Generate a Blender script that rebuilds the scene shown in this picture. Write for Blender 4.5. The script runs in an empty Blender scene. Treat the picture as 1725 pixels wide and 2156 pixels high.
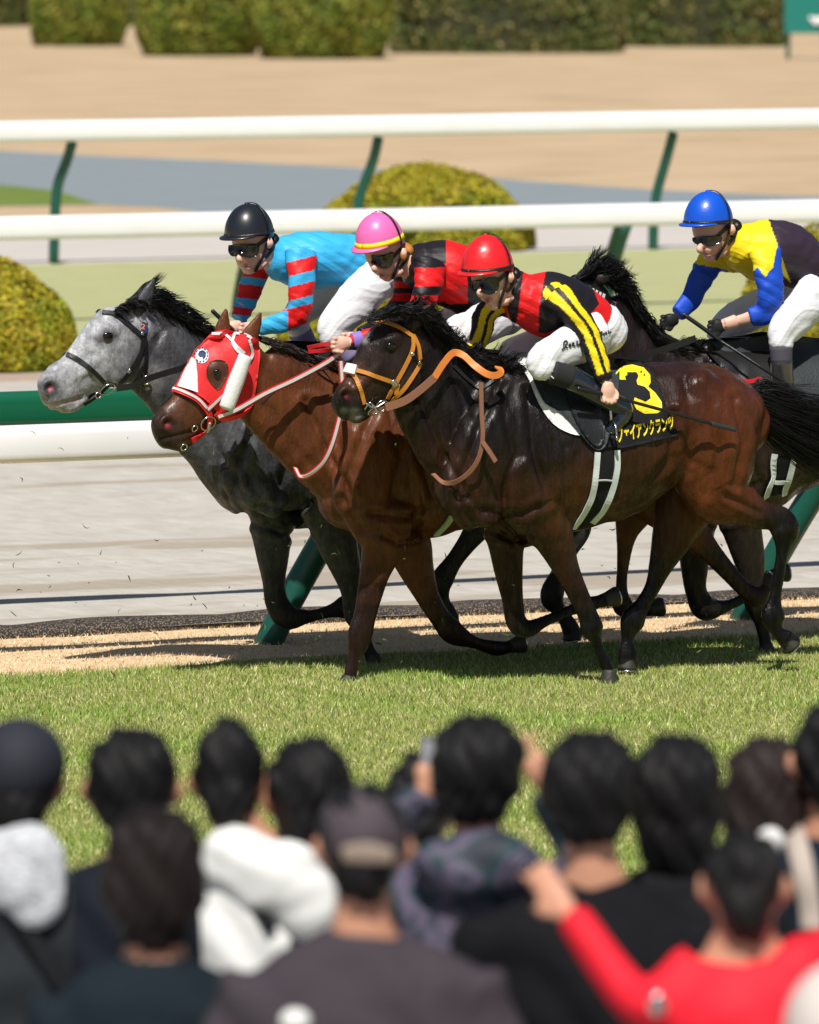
import bpy, bmesh, math, random
import numpy as np
from mathutils import Vector, Matrix
from mathutils.bvhtree import BVHTree
random.seed(7); rng = np.random.default_rng(7)
R = math.radians
S = bpy.context.scene
COL = S.collection
# ------------------------------------------------------------------ camera, sky, sun
F = 13760.0          # focal length in units of a 1725 px wide picture
CH = 3.6             # camera height
PITCH = math.atan(1238 / F)
TH = R(25.6)         # heading of the track against the picture plane
LENS = 36 * F / 1725
cd = bpy.data.cameras.new('camera'); cam = bpy.data.objects.new('camera', cd); COL.objects.link(cam)
cam.location = (0, 0, CH); cam.rotation_euler = (math.pi / 2 - PITCH, 0, 0)
cd.sensor_fit = 'HORIZONTAL'; cd.sensor_width = 36; cd.lens = LENS
cd.clip_end = 3000; cd.clip_start = .5
cd.dof.use_dof = True; cd.dof.focus_distance = 31.3; cd.dof.aperture_fstop = LENS / 56
S.camera = cam
S.render.resolution_x = 819; S.render.resolution_y = 1024
SUN_EL, SUN_AZ = R(57), R(-4)      # azimuth measured from straight behind the camera, negative = from the left
world = bpy.data.worlds.new('World'); S.world = world; world.use_nodes = True
wn = world.node_tree; bg = wn.nodes['Background']
sky = wn.nodes.new('ShaderNodeTexSky'); sky.sky_type = 'NISHITA'; sky.sun_disc = False
sky.sun_elevation = SUN_EL; sky.sun_rotation = math.pi + SUN_AZ * -1
wn.links.new(sky.outputs[0], bg.inputs[0]); bg.inputs[1].default_value = 0.05
sd = bpy.data.lights.new('sun', 'SUN'); sd.energy = 5.0; sd.angle = R(.5); sd.color = (1, .955, .88)
sun = bpy.data.objects.new('sun', sd); COL.objects.link(sun)
sv = Vector((math.sin(SUN_AZ) * math.cos(SUN_EL), -math.cos(SUN_AZ) * math.cos(SUN_EL), math.sin(SUN_EL)))
sun.rotation_euler = sv.to_track_quat('Z', 'Y').to_euler()
S.view_settings.view_transform = 'Standard'; S.view_settings.look = 'None'
S.view_settings.exposure = 0.07; S.view_settings.gamma = 1
# ------------------------------------------------------------------ measuring helpers
cp, sp = math.cos(PITCH), math.sin(PITCH)
DV = np.array([math.cos(TH), math.sin(TH), 0.])        # along the track, to the right and away
NV = np.array([math.sin(TH), -math.cos(TH), 0.])       # across the track, towards the camera
FW = np.array([0, cp, -sp]); UPV = np.array([0, sp, cp]); RT = np.array([1., 0, 0])
ZV = np.array([0., 0, 1])
CP = np.array([0, 0, CH])
def ray(px, py): return FW * F + RT * (px - 862.5) + UPV * (1078 - py)
def PT(px, py, w):                       # point on the upright plane at w across the track
    r = ray(px, py); return CP + r * ((w - NV @ CP) / (NV @ r))
def PY(px, py, Y): r = ray(px, py); return CP + r * (Y / r[1])
def PG(px, py, z=0.): r = ray(px, py); return CP + r * ((z - CH) / r[2])
def W2(s, w, z=0.): return DV * s + NV * w + ZV * z    # track coordinates
def depth(p): return (p - CP) @ FW
def to_px(V):
    q = V - CP; dd = q @ FW
    return np.stack([862.5 + F * (q @ RT) / dd, 1078 - F * (q @ UPV) / dd], 1)
# ------------------------------------------------------------------ object helpers
def link(o, parent=None):
    COL.objects.link(o)
    if parent is not None: o.parent = parent; o.matrix_parent_inverse = parent.matrix_world.inverted() if False else Matrix.Translation(-Vector(parent.location))
    return o
def tag(o, label=None, cat=None, group=None, kind=None):
    if label: o['label'] = label
    if cat: o['category'] = cat
    if group: o['group'] = group
    if kind: o['kind'] = kind
    return o
def empty(name, loc, label, cat, group=None):
    o = bpy.data.objects.new(name, None); o.location = Vector(loc); COL.objects.link(o)
    return tag(o, label, cat, group)
def mk(name, V, Fc, mat, parent=None, smooth=True, col=None):
    me = bpy.data.meshes.new(name)
    V = np.asarray(V, float)
    if parent is not None and False: pass
    me.from_pydata(V.tolist(), [], Fc if isinstance(Fc, list) else Fc.tolist())
    finish(me, mat, smooth, col)
    return link(bpy.data.objects.new(name, me), parent)
def finish(me, mat, smooth=True, col=None):
    if smooth: me.polygons.foreach_set('use_smooth', [True] * len(me.polygons))
    for m in (mat if isinstance(mat, (list, tuple)) else [mat]): me.materials.append(m)
    if col is not None:
        a = me.color_attributes.new('Col', 'FLOAT_COLOR', 'POINT')
        c = np.ones((len(me.vertices), 4), np.float32); c[:, :3] = col
        a.data.foreach_set('color', c.ravel())
    me.update()
def verts_of(me):
    a = np.empty(len(me.vertices) * 3); me.vertices.foreach_get('co', a); return a.reshape(-1, 3)
def crom(P, k=6):
    P = np.asarray(P, float); n = len(P)
    if n < 3: return np.array([P[0] + (P[-1] - P[0]) * t for t in np.linspace(0, 1, k + 1)])
    out = []
    for i in range(n - 1):
        p0 = P[i - 1] if i else 2 * P[0] - P[1]; p1 = P[i]; p2 = P[i + 1]; p3 = P[i + 2] if i + 2 < n else 2 * P[-1] - P[-2]
        for t in np.arange(k) / k:
            out.append(.5 * (2 * p1 + (p2 - p0) * t + (2 * p0 - 5 * p1 + 4 * p2 - p3) * t * t + (3 * p1 - p0 - 3 * p2 + p3) * t ** 3))
    out.append(P[-1]); return np.array(out)
class Geo:                                # gathers shapes, remembers skeleton for colouring
    def __init__(s): s.V = []; s.F = []; s.n = 0; s.sk = []; s.mir = None; s.flat = False
    def m(s):
        if s.mir is None: s.mir = Geo()
        return s.mir
    def add(s, V, Fc):
        s.ch = getattr(s, 'ch', []) + [(V, Fc)]
        s.V.append(np.asarray(V, float)); s.F += [tuple(int(i) + s.n for i in f) for f in Fc]; s.n += len(V)
    def tube(s, P, rv, rl, lat=NV, name='', k=6, seg=20, cap=.8, power=1.0, up=None):
        """P centres, rv radius in the plane, rl radius along lat (metres)"""
        A = crom(np.column_stack([P, rv, rl]), k); C = A[:, :3]; rv = np.maximum(A[:, 3], .002); rl = np.maximum(A[:, 4], .002)
        T = np.gradient(C, axis=0); T /= np.linalg.norm(T, axis=1)[:, None] + 1e-9
        rings = []
        def ring(c, t, a, b):
            B = lat - (lat @ t) * t; B /= np.linalg.norm(B) + 1e-9; N = np.cross(B, t)
            th = np.arange(seg) * 2 * math.pi / seg
            ct = np.sign(np.cos(th)) * np.abs(np.cos(th)) ** power; st = np.sign(np.sin(th)) * np.abs(np.sin(th)) ** power
            return c + np.outer(ct * a, N) + np.outer(st * b, B)
        r0 = min(rv[0], rl[0]) * cap; r1 = min(rv[-1], rl[-1]) * cap
        for q in (.97, .75, .4): rings.append(ring(C[0] - T[0] * r0 * q, T[0], rv[0] * math.sqrt(1 - q * q), rl[0] * math.sqrt(1 - q * q)))
        for i in range(len(C)): rings.append(ring(C[i], T[i], rv[i], rl[i]))
        for q in (.4, .75, .97): rings.append(ring(C[-1] + T[-1] * r1 * q, T[-1], rv[-1] * math.sqrt(1 - q * q), rl[-1] * math.sqrt(1 - q * q)))
        m = len(rings); V = np.concatenate(rings); Fc = []
        for i in range(m - 1):
            for j in range(seg):
                a = i * seg + j; b = i * seg + (j + 1) % seg; Fc.append((a, b, b + seg, a + seg))
        Fc.append(tuple(range(seg))[::-1]); Fc.append(tuple((m - 1) * seg + j for j in range(seg)))
        s.add(V, Fc)
        L = np.linspace(0, 1, len(C))
        for i in range(len(C)): s.sk.append((*C[i], (rv[i] + rl[i]) / 2, name, L[i]))
    def ell(s, c, axes, name='', nu=20, nv=12):     # axes: 3 vectors with lengths
        A = np.array(axes, float); V = [c + A[2]]; Fc = []
        for i in range(1, nv):
            ph = math.pi * i / nv
            for j in range(nu):
                t = 2 * math.pi * j / nu; V.append(c + A[0] * math.sin(ph) * math.cos(t) + A[1] * math.sin(ph) * math.sin(t) + A[2] * math.cos(ph))
        V.append(c - A[2])
        for j in range(nu): Fc.append((0, 1 + j, 1 + (j + 1) % nu))
        for i in range(nv - 2):
            for j in range(nu):
                a = 1 + i * nu + j; b = 1 + i * nu + (j + 1) % nu; Fc.append((a, a + nu, b + nu, b))
        l = len(V) - 1
        for j in range(nu): Fc.append((l, l - nu + (j + 1) % nu, l - nu + j))
        s.add(V, Fc); s.sk.append((*c, float(np.mean(np.linalg.norm(A, axis=1))), name, .5))
    def fuse(s, voxel, smooth=4):
        me = bpy.data.meshes.new('t'); me.from_pydata(np.concatenate(s.V).tolist(), [], s.F)
        o = bpy.data.objects.new('t', me); COL.objects.link(o)
        r = o.modifiers.new('r', 'REMESH'); r.mode = 'VOXEL'; r.voxel_size = voxel
        if smooth:
            q = o.modifiers.new('s', 'SMOOTH'); q.factor = .5; q.iterations = smooth
        dg = bpy.context.evaluated_depsgraph_get(); dg.update()
        out = bpy.data.meshes.new_from_object(o.evaluated_get(dg))
        bpy.data.objects.remove(o); bpy.data.meshes.remove(me)
        return out
    def plain(s, name, mat, parent=None, smooth=True, col=None):
        o = mk(name, np.concatenate(s.V), s.F, mat, parent, smooth and not s.flat, col)
        if s.mir: s.mir.flat = s.flat
        if s.mir: s.mir.plain(name, mat, parent, smooth, col)
        return o
    def each(s, name, mat, parent=None):
        for V, Fc in s.ch: mk(name, V, [tuple(f) for f in Fc], mat, parent)
    def parts(s, V):
        names = sorted({k[4] for k in s.sk}); idx = {n: i for i, n in enumerate(names)}
        C = np.array([k[:3] for k in s.sk]); r = np.array([k[3] for k in s.sk]); pi = np.array([idx[k[4]] for k in s.sk]); tt = np.array([k[5] for k in s.sk])
        P = np.empty(len(V), int); T = np.empty(len(V))
        for a in range(0, len(V), 4000):
            q = V[a:a + 4000]; dd = np.sqrt(((q[:, None] - C[None]) ** 2).sum(2)) / r
            j = dd.argmin(1); P[a:a + 4000] = pi[j]; T[a:a + 4000] = tt[j]
        return P, T, idx
def pr(rpx, c, N):                                      # pixels -> metres across direction N
    return rpx * depth(c) / F / max(.55, math.hypot(N @ RT, N @ UPV))
def px_tube(g, st, w, name='', grow=0., wo=0., **kw):   # stations (px, py, half px, lateral m[, offset])
    P = []; o = wo
    for q in st:
        if len(q) > 4: o = q[4]
        P.append(PT(q[0], q[1], w + o))
    P = np.array(P); T = np.gradient(P, axis=0) if len(P) > 1 else np.array([DV]); rv = []
    for i, q in enumerate(st):
        t = T[i] / np.linalg.norm(T[i]); B = NV - (NV @ t) * t; B /= np.linalg.norm(B); rv.append(pr(q[2], P[i], np.cross(B, t)) + grow)
    g.tube(P, rv, [q[3] + grow for q in st], name=name, **kw)
def px_ell(g, px, py, rx, ry, rl, w, wo=0., ang=0., name='', grow=0.):
    c = PT(px, py, w + wo); a = pr(rx, c, DV) + grow; b = pr(ry, c, ZV) + grow
    ca, sa = math.cos(R(ang)), math.sin(R(ang))
    g.ell(c, [(DV * ca + ZV * sa) * a, NV * (rl + grow), (-DV * sa + ZV * ca) * b], name)
def bvh_of(me): return BVHTree.FromPolygons([v.co for v in me.vertices], [tuple(p.vertices) for p in me.polygons])
def hit(bv, px, py, off=0., w=None, maxd=1e9):
    r = Vector(ray(px, py)).normalized(); h = bv.ray_cast(Vector(CP), r)
    if h[0] is not None:
        nn = np.array(h[1]);
        if nn @ np.array(r) > 0: nn = -nn
        return np.array(h[0]) + nn * off, nn
    if w is None: return None, None
    return PT(px, py, w), NV
def ribbon(pts, nrm, width, thick=.004, close=False):    # V, F of a flat strap
    P = np.asarray(pts, float); n = len(P); T = np.gradient(P, axis=0); T /= np.linalg.norm(T, axis=1)[:, None] + 1e-9
    V = []; Fc = []
    for i in range(n):
        b = np.cross(T[i], nrm[i]); b /= np.linalg.norm(b) + 1e-9; wd = width[i] / 2 if hasattr(width, '__len__') else width / 2
        u = np.cross(b, T[i])
        for a, c in ((-1, -1), (1, -1), (1, 1), (-1, 1)): V.append(P[i] + b * wd * a + u * thick * .5 * c)
    for i in range(n - 1):
        for j in range(4): a = i * 4 + j; b = i * 4 + (j + 1) % 4; Fc.append((a, b, b + 4, a + 4))
    Fc.append((3, 2, 1, 0)); Fc.append(tuple((n - 1) * 4 + j for j in range(4)))
    return V, Fc
def smooth_arr(A, it=2):
    A = np.array(A)
    for _ in range(it):
        B = A.copy(); B[1:-1] = (A[:-2] + 2 * A[1:-1] + A[2:]) / 4; A = B
    return A
def reflect(V, w): V = np.asarray(V); return V - 2 * ((V @ NV) - w)[:, None] * NV[None]
def strap(g, path, bv, width, off=.006, w=None, mirror=None, k=6, thick=.005, far=False):
    P = crom(np.array(path, float), k); pts = []; nr = []; last = None
    for a in P:
        p, n = hit(bv, a[0], a[1], off) if bv else (None, None)
        if p is None:
            if not far: continue
            p = PT(a[0], a[1], w if last is None else NV @ last); n = NV
        pts.append(p); nr.append(n); last = p
    if len(pts) < 2: return
    pts = smooth_arr(pts, 1); nr = smooth_arr(nr, 3)
    V, Fc = ribbon(pts, nr, width, thick); g.add(V, Fc); g.flat = True
    if mirror is not None: g.m().add(reflect(V, mirror), [f[::-1] for f in Fc])
def air(g, path, width, w, thick=.005, k=8, nv=NV):       # strap hanging free; path entries (px,py,offset)
    P = np.array([PT(a[0], a[1], w + (a[2] if len(a) > 2 else 0)) for a in path]); P = crom(P, k)
    V, Fc = ribbon(P, [nv] * len(P), width, thick); g.add(V, Fc); g.flat = True
def wire(g, path, r, w, k=6, seg=8, cap=.5):
    P = np.array([PT(a[0], a[1], w + (a[2] if len(a) > 2 else 0)) for a in path])
    rr = r if hasattr(r, '__len__') else [r] * len(P)
    g.tube(P, rr, rr, k=k, seg=seg, cap=cap)
def ring_px(g, px, py, rp, bv, w, r=.004, off=.012, seg=18, ax=1., ay=1.):
    p, n = hit(bv, px, py, off, w); 
    if p is None: p, n = PT(px, py, w), NV
    c = p; rad = rp * depth(c) / F
    b1 = np.cross(ZV, n); b1 /= np.linalg.norm(b1); b2 = np.cross(n, b1)
    A = [c + (b1 * math.cos(t) * ax + b2 * math.sin(t) * ay) * rad for t in np.linspace(0, 2 * math.pi, seg + 1)]
    V = []; Fc = []
    for i, q in enumerate(A):
        t = 2 * math.pi * i / seg; o = b1 * math.cos(t) + b2 * math.sin(t)
        for j in range(6): f = j * math.pi / 3; V.append(q + (o * math.cos(f) + n * math.sin(f)) * r)
    for i in range(seg):
        for j in range(6): a = i * 6 + j; b = i * 6 + (j + 1) % 6; Fc.append((a, b, b + 6, a + 6))
    g.add(V, Fc)
def flat_mesh(poly=None, me=None, step=9):                # cut a 2-D shape into small pieces
    bm = bmesh.new()
    if me is not None: bm.from_mesh(me)
    else: bm.faces.new([bm.verts.new((p[0], p[1], 0)) for p in poly])
    xs = [v.co.x for v in bm.verts]; ys = [v.co.y for v in bm.verts]
    for ax, lo, hi in ((0, min(xs), max(xs)), (1, min(ys), max(ys))):
        q = lo + step
        while q < hi - step * .3:
            co = [0, 0, 0]; no = [0, 0, 0]; co[ax] = q; no[ax] = 1
            bmesh.ops.bisect_plane(bm, geom=bm.verts[:] + bm.edges[:] + bm.faces[:], plane_co=co, plane_no=no); q += step
    bmesh.ops.triangulate(bm, faces=[f for f in bm.faces if len(f.verts) > 4])
    V = np.array([v.co[:] for v in bm.verts]); bm.verts.index_update(); Fc = [tuple(v.index for v in f.verts) for f in bm.faces]
    ed = [(e.verts[0].index, e.verts[1].index) for e in bm.edges if len(e.link_faces) == 1]
    bm.free(); return V, Fc, ed
def drape(g, V2, Fc, ed, bv, off, thick=.004, w=None, mirror=None, relax=2, wave=None):
    H = []; N = []
    for v in V2:
        p, n = hit(bv, v[0], v[1]); H.append(None if p is None else depth(p)); N.append(n)
    ok = [h for h in H if h is not None]; md = float(np.median(ok)) if ok else 31.
    hp = np.array([[v[0], v[1]] for v, h in zip(V2, H) if h is not None]); hd = np.array(ok)
    D = []
    for v, h in zip(V2, H):
        if h is None: j = ((hp - v[:2]) ** 2).sum(1).argmin(); h = hd[j]
        D.append(h)
    D = np.array(D); nb = [[] for _ in V2]
    for f in Fc:
        for i in range(len(f)): nb[f[i]].append(f[i - 1]); nb[f[i - 1]].append(f[i])
    for _ in range(relax): D = np.array([(D[i] + (np.mean(D[b]) if b else D[i])) / 2 for i, b in enumerate(nb)])
    V = []
    for v, dd in zip(V2, D):
        r = ray(v[0], v[1]); o = off + (wave(v) if wave else 0); V.append(CP + r / F * (dd - o))
    V = np.array(V); n = len(V); B = V + np.array([-r / np.linalg.norm(r) for r in (CP - V)]) * thick
    F2 = [tuple(f) for f in Fc] + [tuple(i + n for i in f[::-1]) for f in Fc] + [(a, b, b + n, a + n) for a, b in ed]
    A = np.concatenate([V, B]); g.add(A, F2)
    if mirror is not None: g.m().add(reflect(A, mirror), [f[::-1] for f in F2])
def patch(name, poly, bv, off, mat, parent, step=9, mirror=None, relax=2, k=0, thick=.004, wave=None):
    if k: poly = crom(np.array(list(poly) + [poly[0]], float), k)[:-1]
    g = Geo(); drape(g, *flat_mesh(poly, step=step), bv, off, thick, mirror=mirror, relax=relax, wave=wave)
    return g.plain(name, mat, parent)
def text_mesh(body, bold=0.):
    c = bpy.data.curves.new('t', 'FONT'); c.body = body; c.offset = bold; c.resolution_u = 4; o = bpy.data.objects.new('t', c); COL.objects.link(o)
    dg = bpy.context.evaluated_depsgraph_get(); dg.update()
    me = bpy.data.meshes.new_from_object(o.evaluated_get(dg)); bpy.data.objects.remove(o); return me
def text_patch(name, body, quad, bv, off, mat, parent, bold=0.03, step=8):
    me = text_mesh(body, bold); V = verts_of(me); lo = V.min(0); hi = V.max(0); q = np.array(quad, float)   # tl,tr,br,bl
    u = ((V[:, 0] - lo[0]) / (hi[0] - lo[0]))[:, None]; v = ((V[:, 1] - lo[1]) / (hi[1] - lo[1]))[:, None]
    P = (q[3] * (1 - u) + q[2] * u) * (1 - v) + (q[0] * (1 - u) + q[1] * u) * v
    for i, vv in enumerate(me.vertices): vv.co = (P[i, 0], P[i, 1], 0)
    g = Geo(); drape(g, *flat_mesh(me=me, step=step), bv, off, .002); return g.plain(name, mat, parent, smooth=False)
# ------------------------------------------------------------------ materials
def base_mat(name):
    m = bpy.data.materials.new(name); m.use_nodes = True; nt = m.node_tree; return m, nt, nt.nodes['Principled BSDF']
def mat(name, c, rough=.6, metal=0., bump=0., bs=60., var=0., spec=.5, attr=False, coat=0., sheen=0., stretch=None, bd=.01, rvar=0.):
    m, nt, b = base_mat(name); N = nt.nodes.new; L = nt.links.new
    b.inputs['Roughness'].default_value = rough; b.inputs['Metallic'].default_value = metal
    b.inputs['Specular IOR Level'].default_value = spec; b.inputs['Coat Weight'].default_value = coat; b.inputs['Coat Roughness'].default_value = .15
    b.inputs['Sheen Weight'].default_value = sheen
    tc = N('ShaderNodeTexCoord'); mp = N('ShaderNodeMapping'); L(tc.outputs['Object'], mp.inputs[0])
    if stretch: mp.inputs['Scale'].default_value = stretch[:3]; mp.inputs['Rotation'].default_value = (0, 0, stretch[3] if len(stretch) > 3 else 0)
    src = None
    if attr: a = N('ShaderNodeVertexColor'); a.layer_name = 'Col'; src = a.outputs[0]
    if var:
        nz = N('ShaderNodeTexNoise'); nz.inputs['Scale'].default_value = bs * .35; nz.inputs['Detail'].default_value = 6; L(mp.outputs[0], nz.inputs[0])
        rp = N('ShaderNodeMapRange'); rp.inputs['From Min'].default_value = .3; rp.inputs['From Max'].default_value = .7
        rp.inputs['To Min'].default_value = 1 - var; rp.inputs['To Max'].default_value = 1 + var; L(nz.outputs['Fac'], rp.inputs[0])
        mx = N('ShaderNodeMix'); mx.data_type = 'RGBA'; mx.blend_type = 'MULTIPLY'; mx.inputs[0].default_value = 1
        if src: L(src, mx.inputs[6])
        else: mx.inputs[6].default_value = (*c, 1)
        L(rp.outputs[0], mx.inputs[7]); L(mx.outputs[2], b.inputs['Base Color'])
    elif src: L(src, b.inputs['Base Color'])
    else: b.inputs['Base Color'].default_value = (*c, 1)
    if rvar:
        n3 = N('ShaderNodeTexNoise'); n3.inputs['Scale'].default_value = 7; n3.inputs['Detail'].default_value = 5; L(mp.outputs[0], n3.inputs[0])
        r3 = N('ShaderNodeMapRange'); r3.inputs['From Min'].default_value = .35; r3.inputs['From Max'].default_value = .65
        r3.inputs['To Min'].default_value = rough - rvar; r3.inputs['To Max'].default_value = rough + rvar; L(n3.outputs['Fac'], r3.inputs[0]); L(r3.outputs[0], b.inputs['Roughness'])
    if bump:
        n2 = N('ShaderNodeTexNoise'); n2.inputs['Scale'].default_value = bs; n2.inputs['Detail'].default_value = 4; L(mp.outputs[0], n2.inputs[0])
        bp = N('ShaderNodeBump'); bp.inputs['Strength'].default_value = bump; bp.inputs['Distance'].default_value = bd; L(n2.outputs['Fac'], bp.inputs['Height']); L(bp.outputs[0], b.inputs['Normal'])
    return m
def coat_mat(name, rough, c2, bumpy=.35, spec=.6, dapple=0.):
    """hair coat: vertex colour, sweat sheen by noise, soft muscle and vein relief"""
    m, nt, b = base_mat(name); N = nt.nodes.new; L = nt.links.new
    tc = N('ShaderNodeTexCoord'); a = N('ShaderNodeVertexColor'); a.layer_name = 'Col'
    nz = N('ShaderNodeTexNoise'); nz.inputs['Scale'].default_value = 9; nz.inputs['Detail'].default_value = 8; nz.inputs['Roughness'].default_value = .65
    mp = N('ShaderNodeMapping'); mp.inputs['Rotation'].default_value = (0, 0, -TH); mp.inputs['Scale'].default_value = (1.6, 1, .55)
    L(tc.outputs['Object'], mp.inputs[0]); L(mp.outputs[0], nz.inputs[0])
    rp = N('ShaderNodeMapRange'); rp.inputs['From Min'].default_value = .35; rp.inputs['From Max'].default_value = .68; rp.inputs['To Min'].default_value = .72; rp.inputs['To Max'].default_value = 1.3; L(nz.outputs['Fac'], rp.inputs[0])
    mx = N('ShaderNodeMix'); mx.data_type = 'RGBA'; mx.blend_type = 'MULTIPLY'; mx.inputs[0].default_value = 1; L(a.outputs[0], mx.inputs[6]); L(rp.outputs[0], mx.inputs[7])
    out = mx.outputs[2]
    if dapple:
        vz = N('ShaderNodeTexNoise'); vz.inputs['Scale'].default_value = 34; vz.inputs['Detail'].default_value = 5; vz.inputs['Roughness'].default_value = .7; L(tc.outputs['Object'], vz.inputs[0])
        r2 = N('ShaderNodeMapRange'); r2.inputs['From Min'].default_value = .38; r2.inputs['From Max'].default_value = .62; r2.inputs['To Min'].default_value = 1 - dapple; r2.inputs['To Max'].default_value = 1 + dapple; L(vz.outputs['Fac'], r2.inputs[0])
        m2 = N('ShaderNodeMix'); m2.data_type = 'RGBA'; m2.blend_type = 'MULTIPLY'; m2.inputs[0].default_value = 1; L(out, m2.inputs[6]); L(r2.outputs[0], m2.inputs[7]); out = m2.outputs[2]
    L(out, b.inputs['Base Color'])
    n3 = N('ShaderNodeTexNoise'); n3.inputs['Scale'].default_value = 6; n3.inputs['Detail'].default_value = 7; n3.inputs['Roughness'].default_value = .7; L(mp.outputs[0], n3.inputs[0])
    r3 = N('ShaderNodeMapRange'); r3.inputs['From Min'].default_value = .38; r3.inputs['From Max'].default_value = .62; r3.inputs['To Min'].default_value = rough - .14; r3.inputs['To Max'].default_value = rough + .2; L(n3.outputs['Fac'], r3.inputs[0]); L(r3.outputs[0], b.inputs['Roughness'])
    b.inputs['Specular IOR Level'].default_value = spec; b.inputs['Coat Roughness'].default_value = .32
    m6 = N('ShaderNodeMapping'); m6.inputs['Rotation'].default_value = (0, 0, -TH); m6.inputs['Scale'].default_value = (1.5, 1, .4); L(tc.outputs['Object'], m6.inputs[0])
    n6 = N('ShaderNodeTexNoise'); n6.inputs['Scale'].default_value = 26; n6.inputs['Detail'].default_value = 6; n6.inputs['Roughness'].default_value = .75; L(m6.outputs[0], n6.inputs[0])
    r6 = N('ShaderNodeMapRange'); r6.inputs['From Min'].default_value = .46; r6.inputs['From Max'].default_value = .66; r6.inputs['To Min'].default_value = 0; r6.inputs['To Max'].default_value = .5; L(n6.outputs['Fac'], r6.inputs[0]); L(r6.outputs[0], b.inputs['Coat Weight'])
    n4 = N('ShaderNodeTexNoise'); n4.inputs['Scale'].default_value = 13; n4.inputs['Detail'].default_value = 3; n4.inputs['Distortion'].default_value = .8; L(mp.outputs[0], n4.inputs[0])
    n5 = N('ShaderNodeTexNoise'); n5.inputs['Scale'].default_value = 110; n5.inputs['Detail'].default_value = 3; L(mp.outputs[0], n5.inputs[0])
    b1 = N('ShaderNodeBump'); b1.inputs['Strength'].default_value = bumpy; b1.inputs['Distance'].default_value = .03; L(n4.outputs['Fac'], b1.inputs['Height'])
    b2 = N('ShaderNodeBump'); b2.inputs['Strength'].default_value = .5; b2.inputs['Distance'].default_value = .006; L(n5.outputs['Fac'], b2.inputs['Height']); L(b1.outputs[0], b2.inputs['Normal']); L(b2.outputs[0], b.inputs['Normal'])
    return m
def silk(name): return mat(name, (1, 1, 1), rough=.5, attr=True, bump=.22, bs=10, bd=.03, spec=.3, stretch=(1, 1, 2.2))
M = {}
M['black_hair'] = mat('black_hair', (.006, .0055, .006), .42, spec=.35)
M['brown_hair'] = mat('brown_hair', (.03, .018, .014), .4, spec=.6)
M['black_leather'] = mat('black_leather', (.012, .012, .013), .38, bump=.2, bs=200)
M['black_cloth'] = mat('black_cloth', (.009, .010, .012), .8, spec=.25, bump=.3, bs=120)
M['slate_cloth'] = mat('slate_cloth', (.02, .026, .03), .6, bump=.3, bs=90)
M['white_felt'] = mat('white_felt', (.75, .76, .74), .7, bump=.2, bs=80)
M['white_cloth'] = mat('white_cloth', (.74, .75, .79), .6, bump=.28, bs=8, bd=.03, stretch=(1, 1, 2.4))
M['white_band'] = mat('white_band', (.62, .68, .66), .6)
M['red_band'] = mat('red_band', (.72, .02, .03), .5)
M['red_cloth'] = mat('red_cloth', (.80, .018, .022), .5, bump=.3, bs=60, bd=.006)
M['tan_leather'] = mat('tan_leather', (.56, .22, .025), .45, bump=.2, bs=150)
M['brown_leather'] = mat('brown_leather', (.27, .12, .07), .55, bump=.2, bs=150)
M['orange_rubber'] = mat('orange_rubber', (.72, .22, .04), .5)
M['steel'] = mat('steel', (.6, .6, .6), .22, metal=1)
M['yellow_print'] = mat('yellow_print', (.86, .66, .01), .55)
M['eye'] = mat('eye', (.004, .003, .0025), .1, spec=.5, coat=.4)
M['lens'] = mat('lens', (.012, .010, .008), .12, spec=.5, coat=.5)
M['skin'] = mat('skin', (.58, .32, .235), .5, attr=True, bump=.15, bs=80, bd=.003)
M['black_gloss'] = mat('black_gloss', (.012, .012, .014), .18, coat=.6)
M['boot_navy'] = mat('boot_navy', (.012, .018, .03), .15, coat=.8)
M['hoof'] = mat('hoof', (.03, .028, .02), .6, bump=.3, bs=60)
M['ink'] = mat('ink', (.02, .02, .03), .6)
M['purple'] = mat('purple', (.28, .17, .55), .6)
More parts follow.
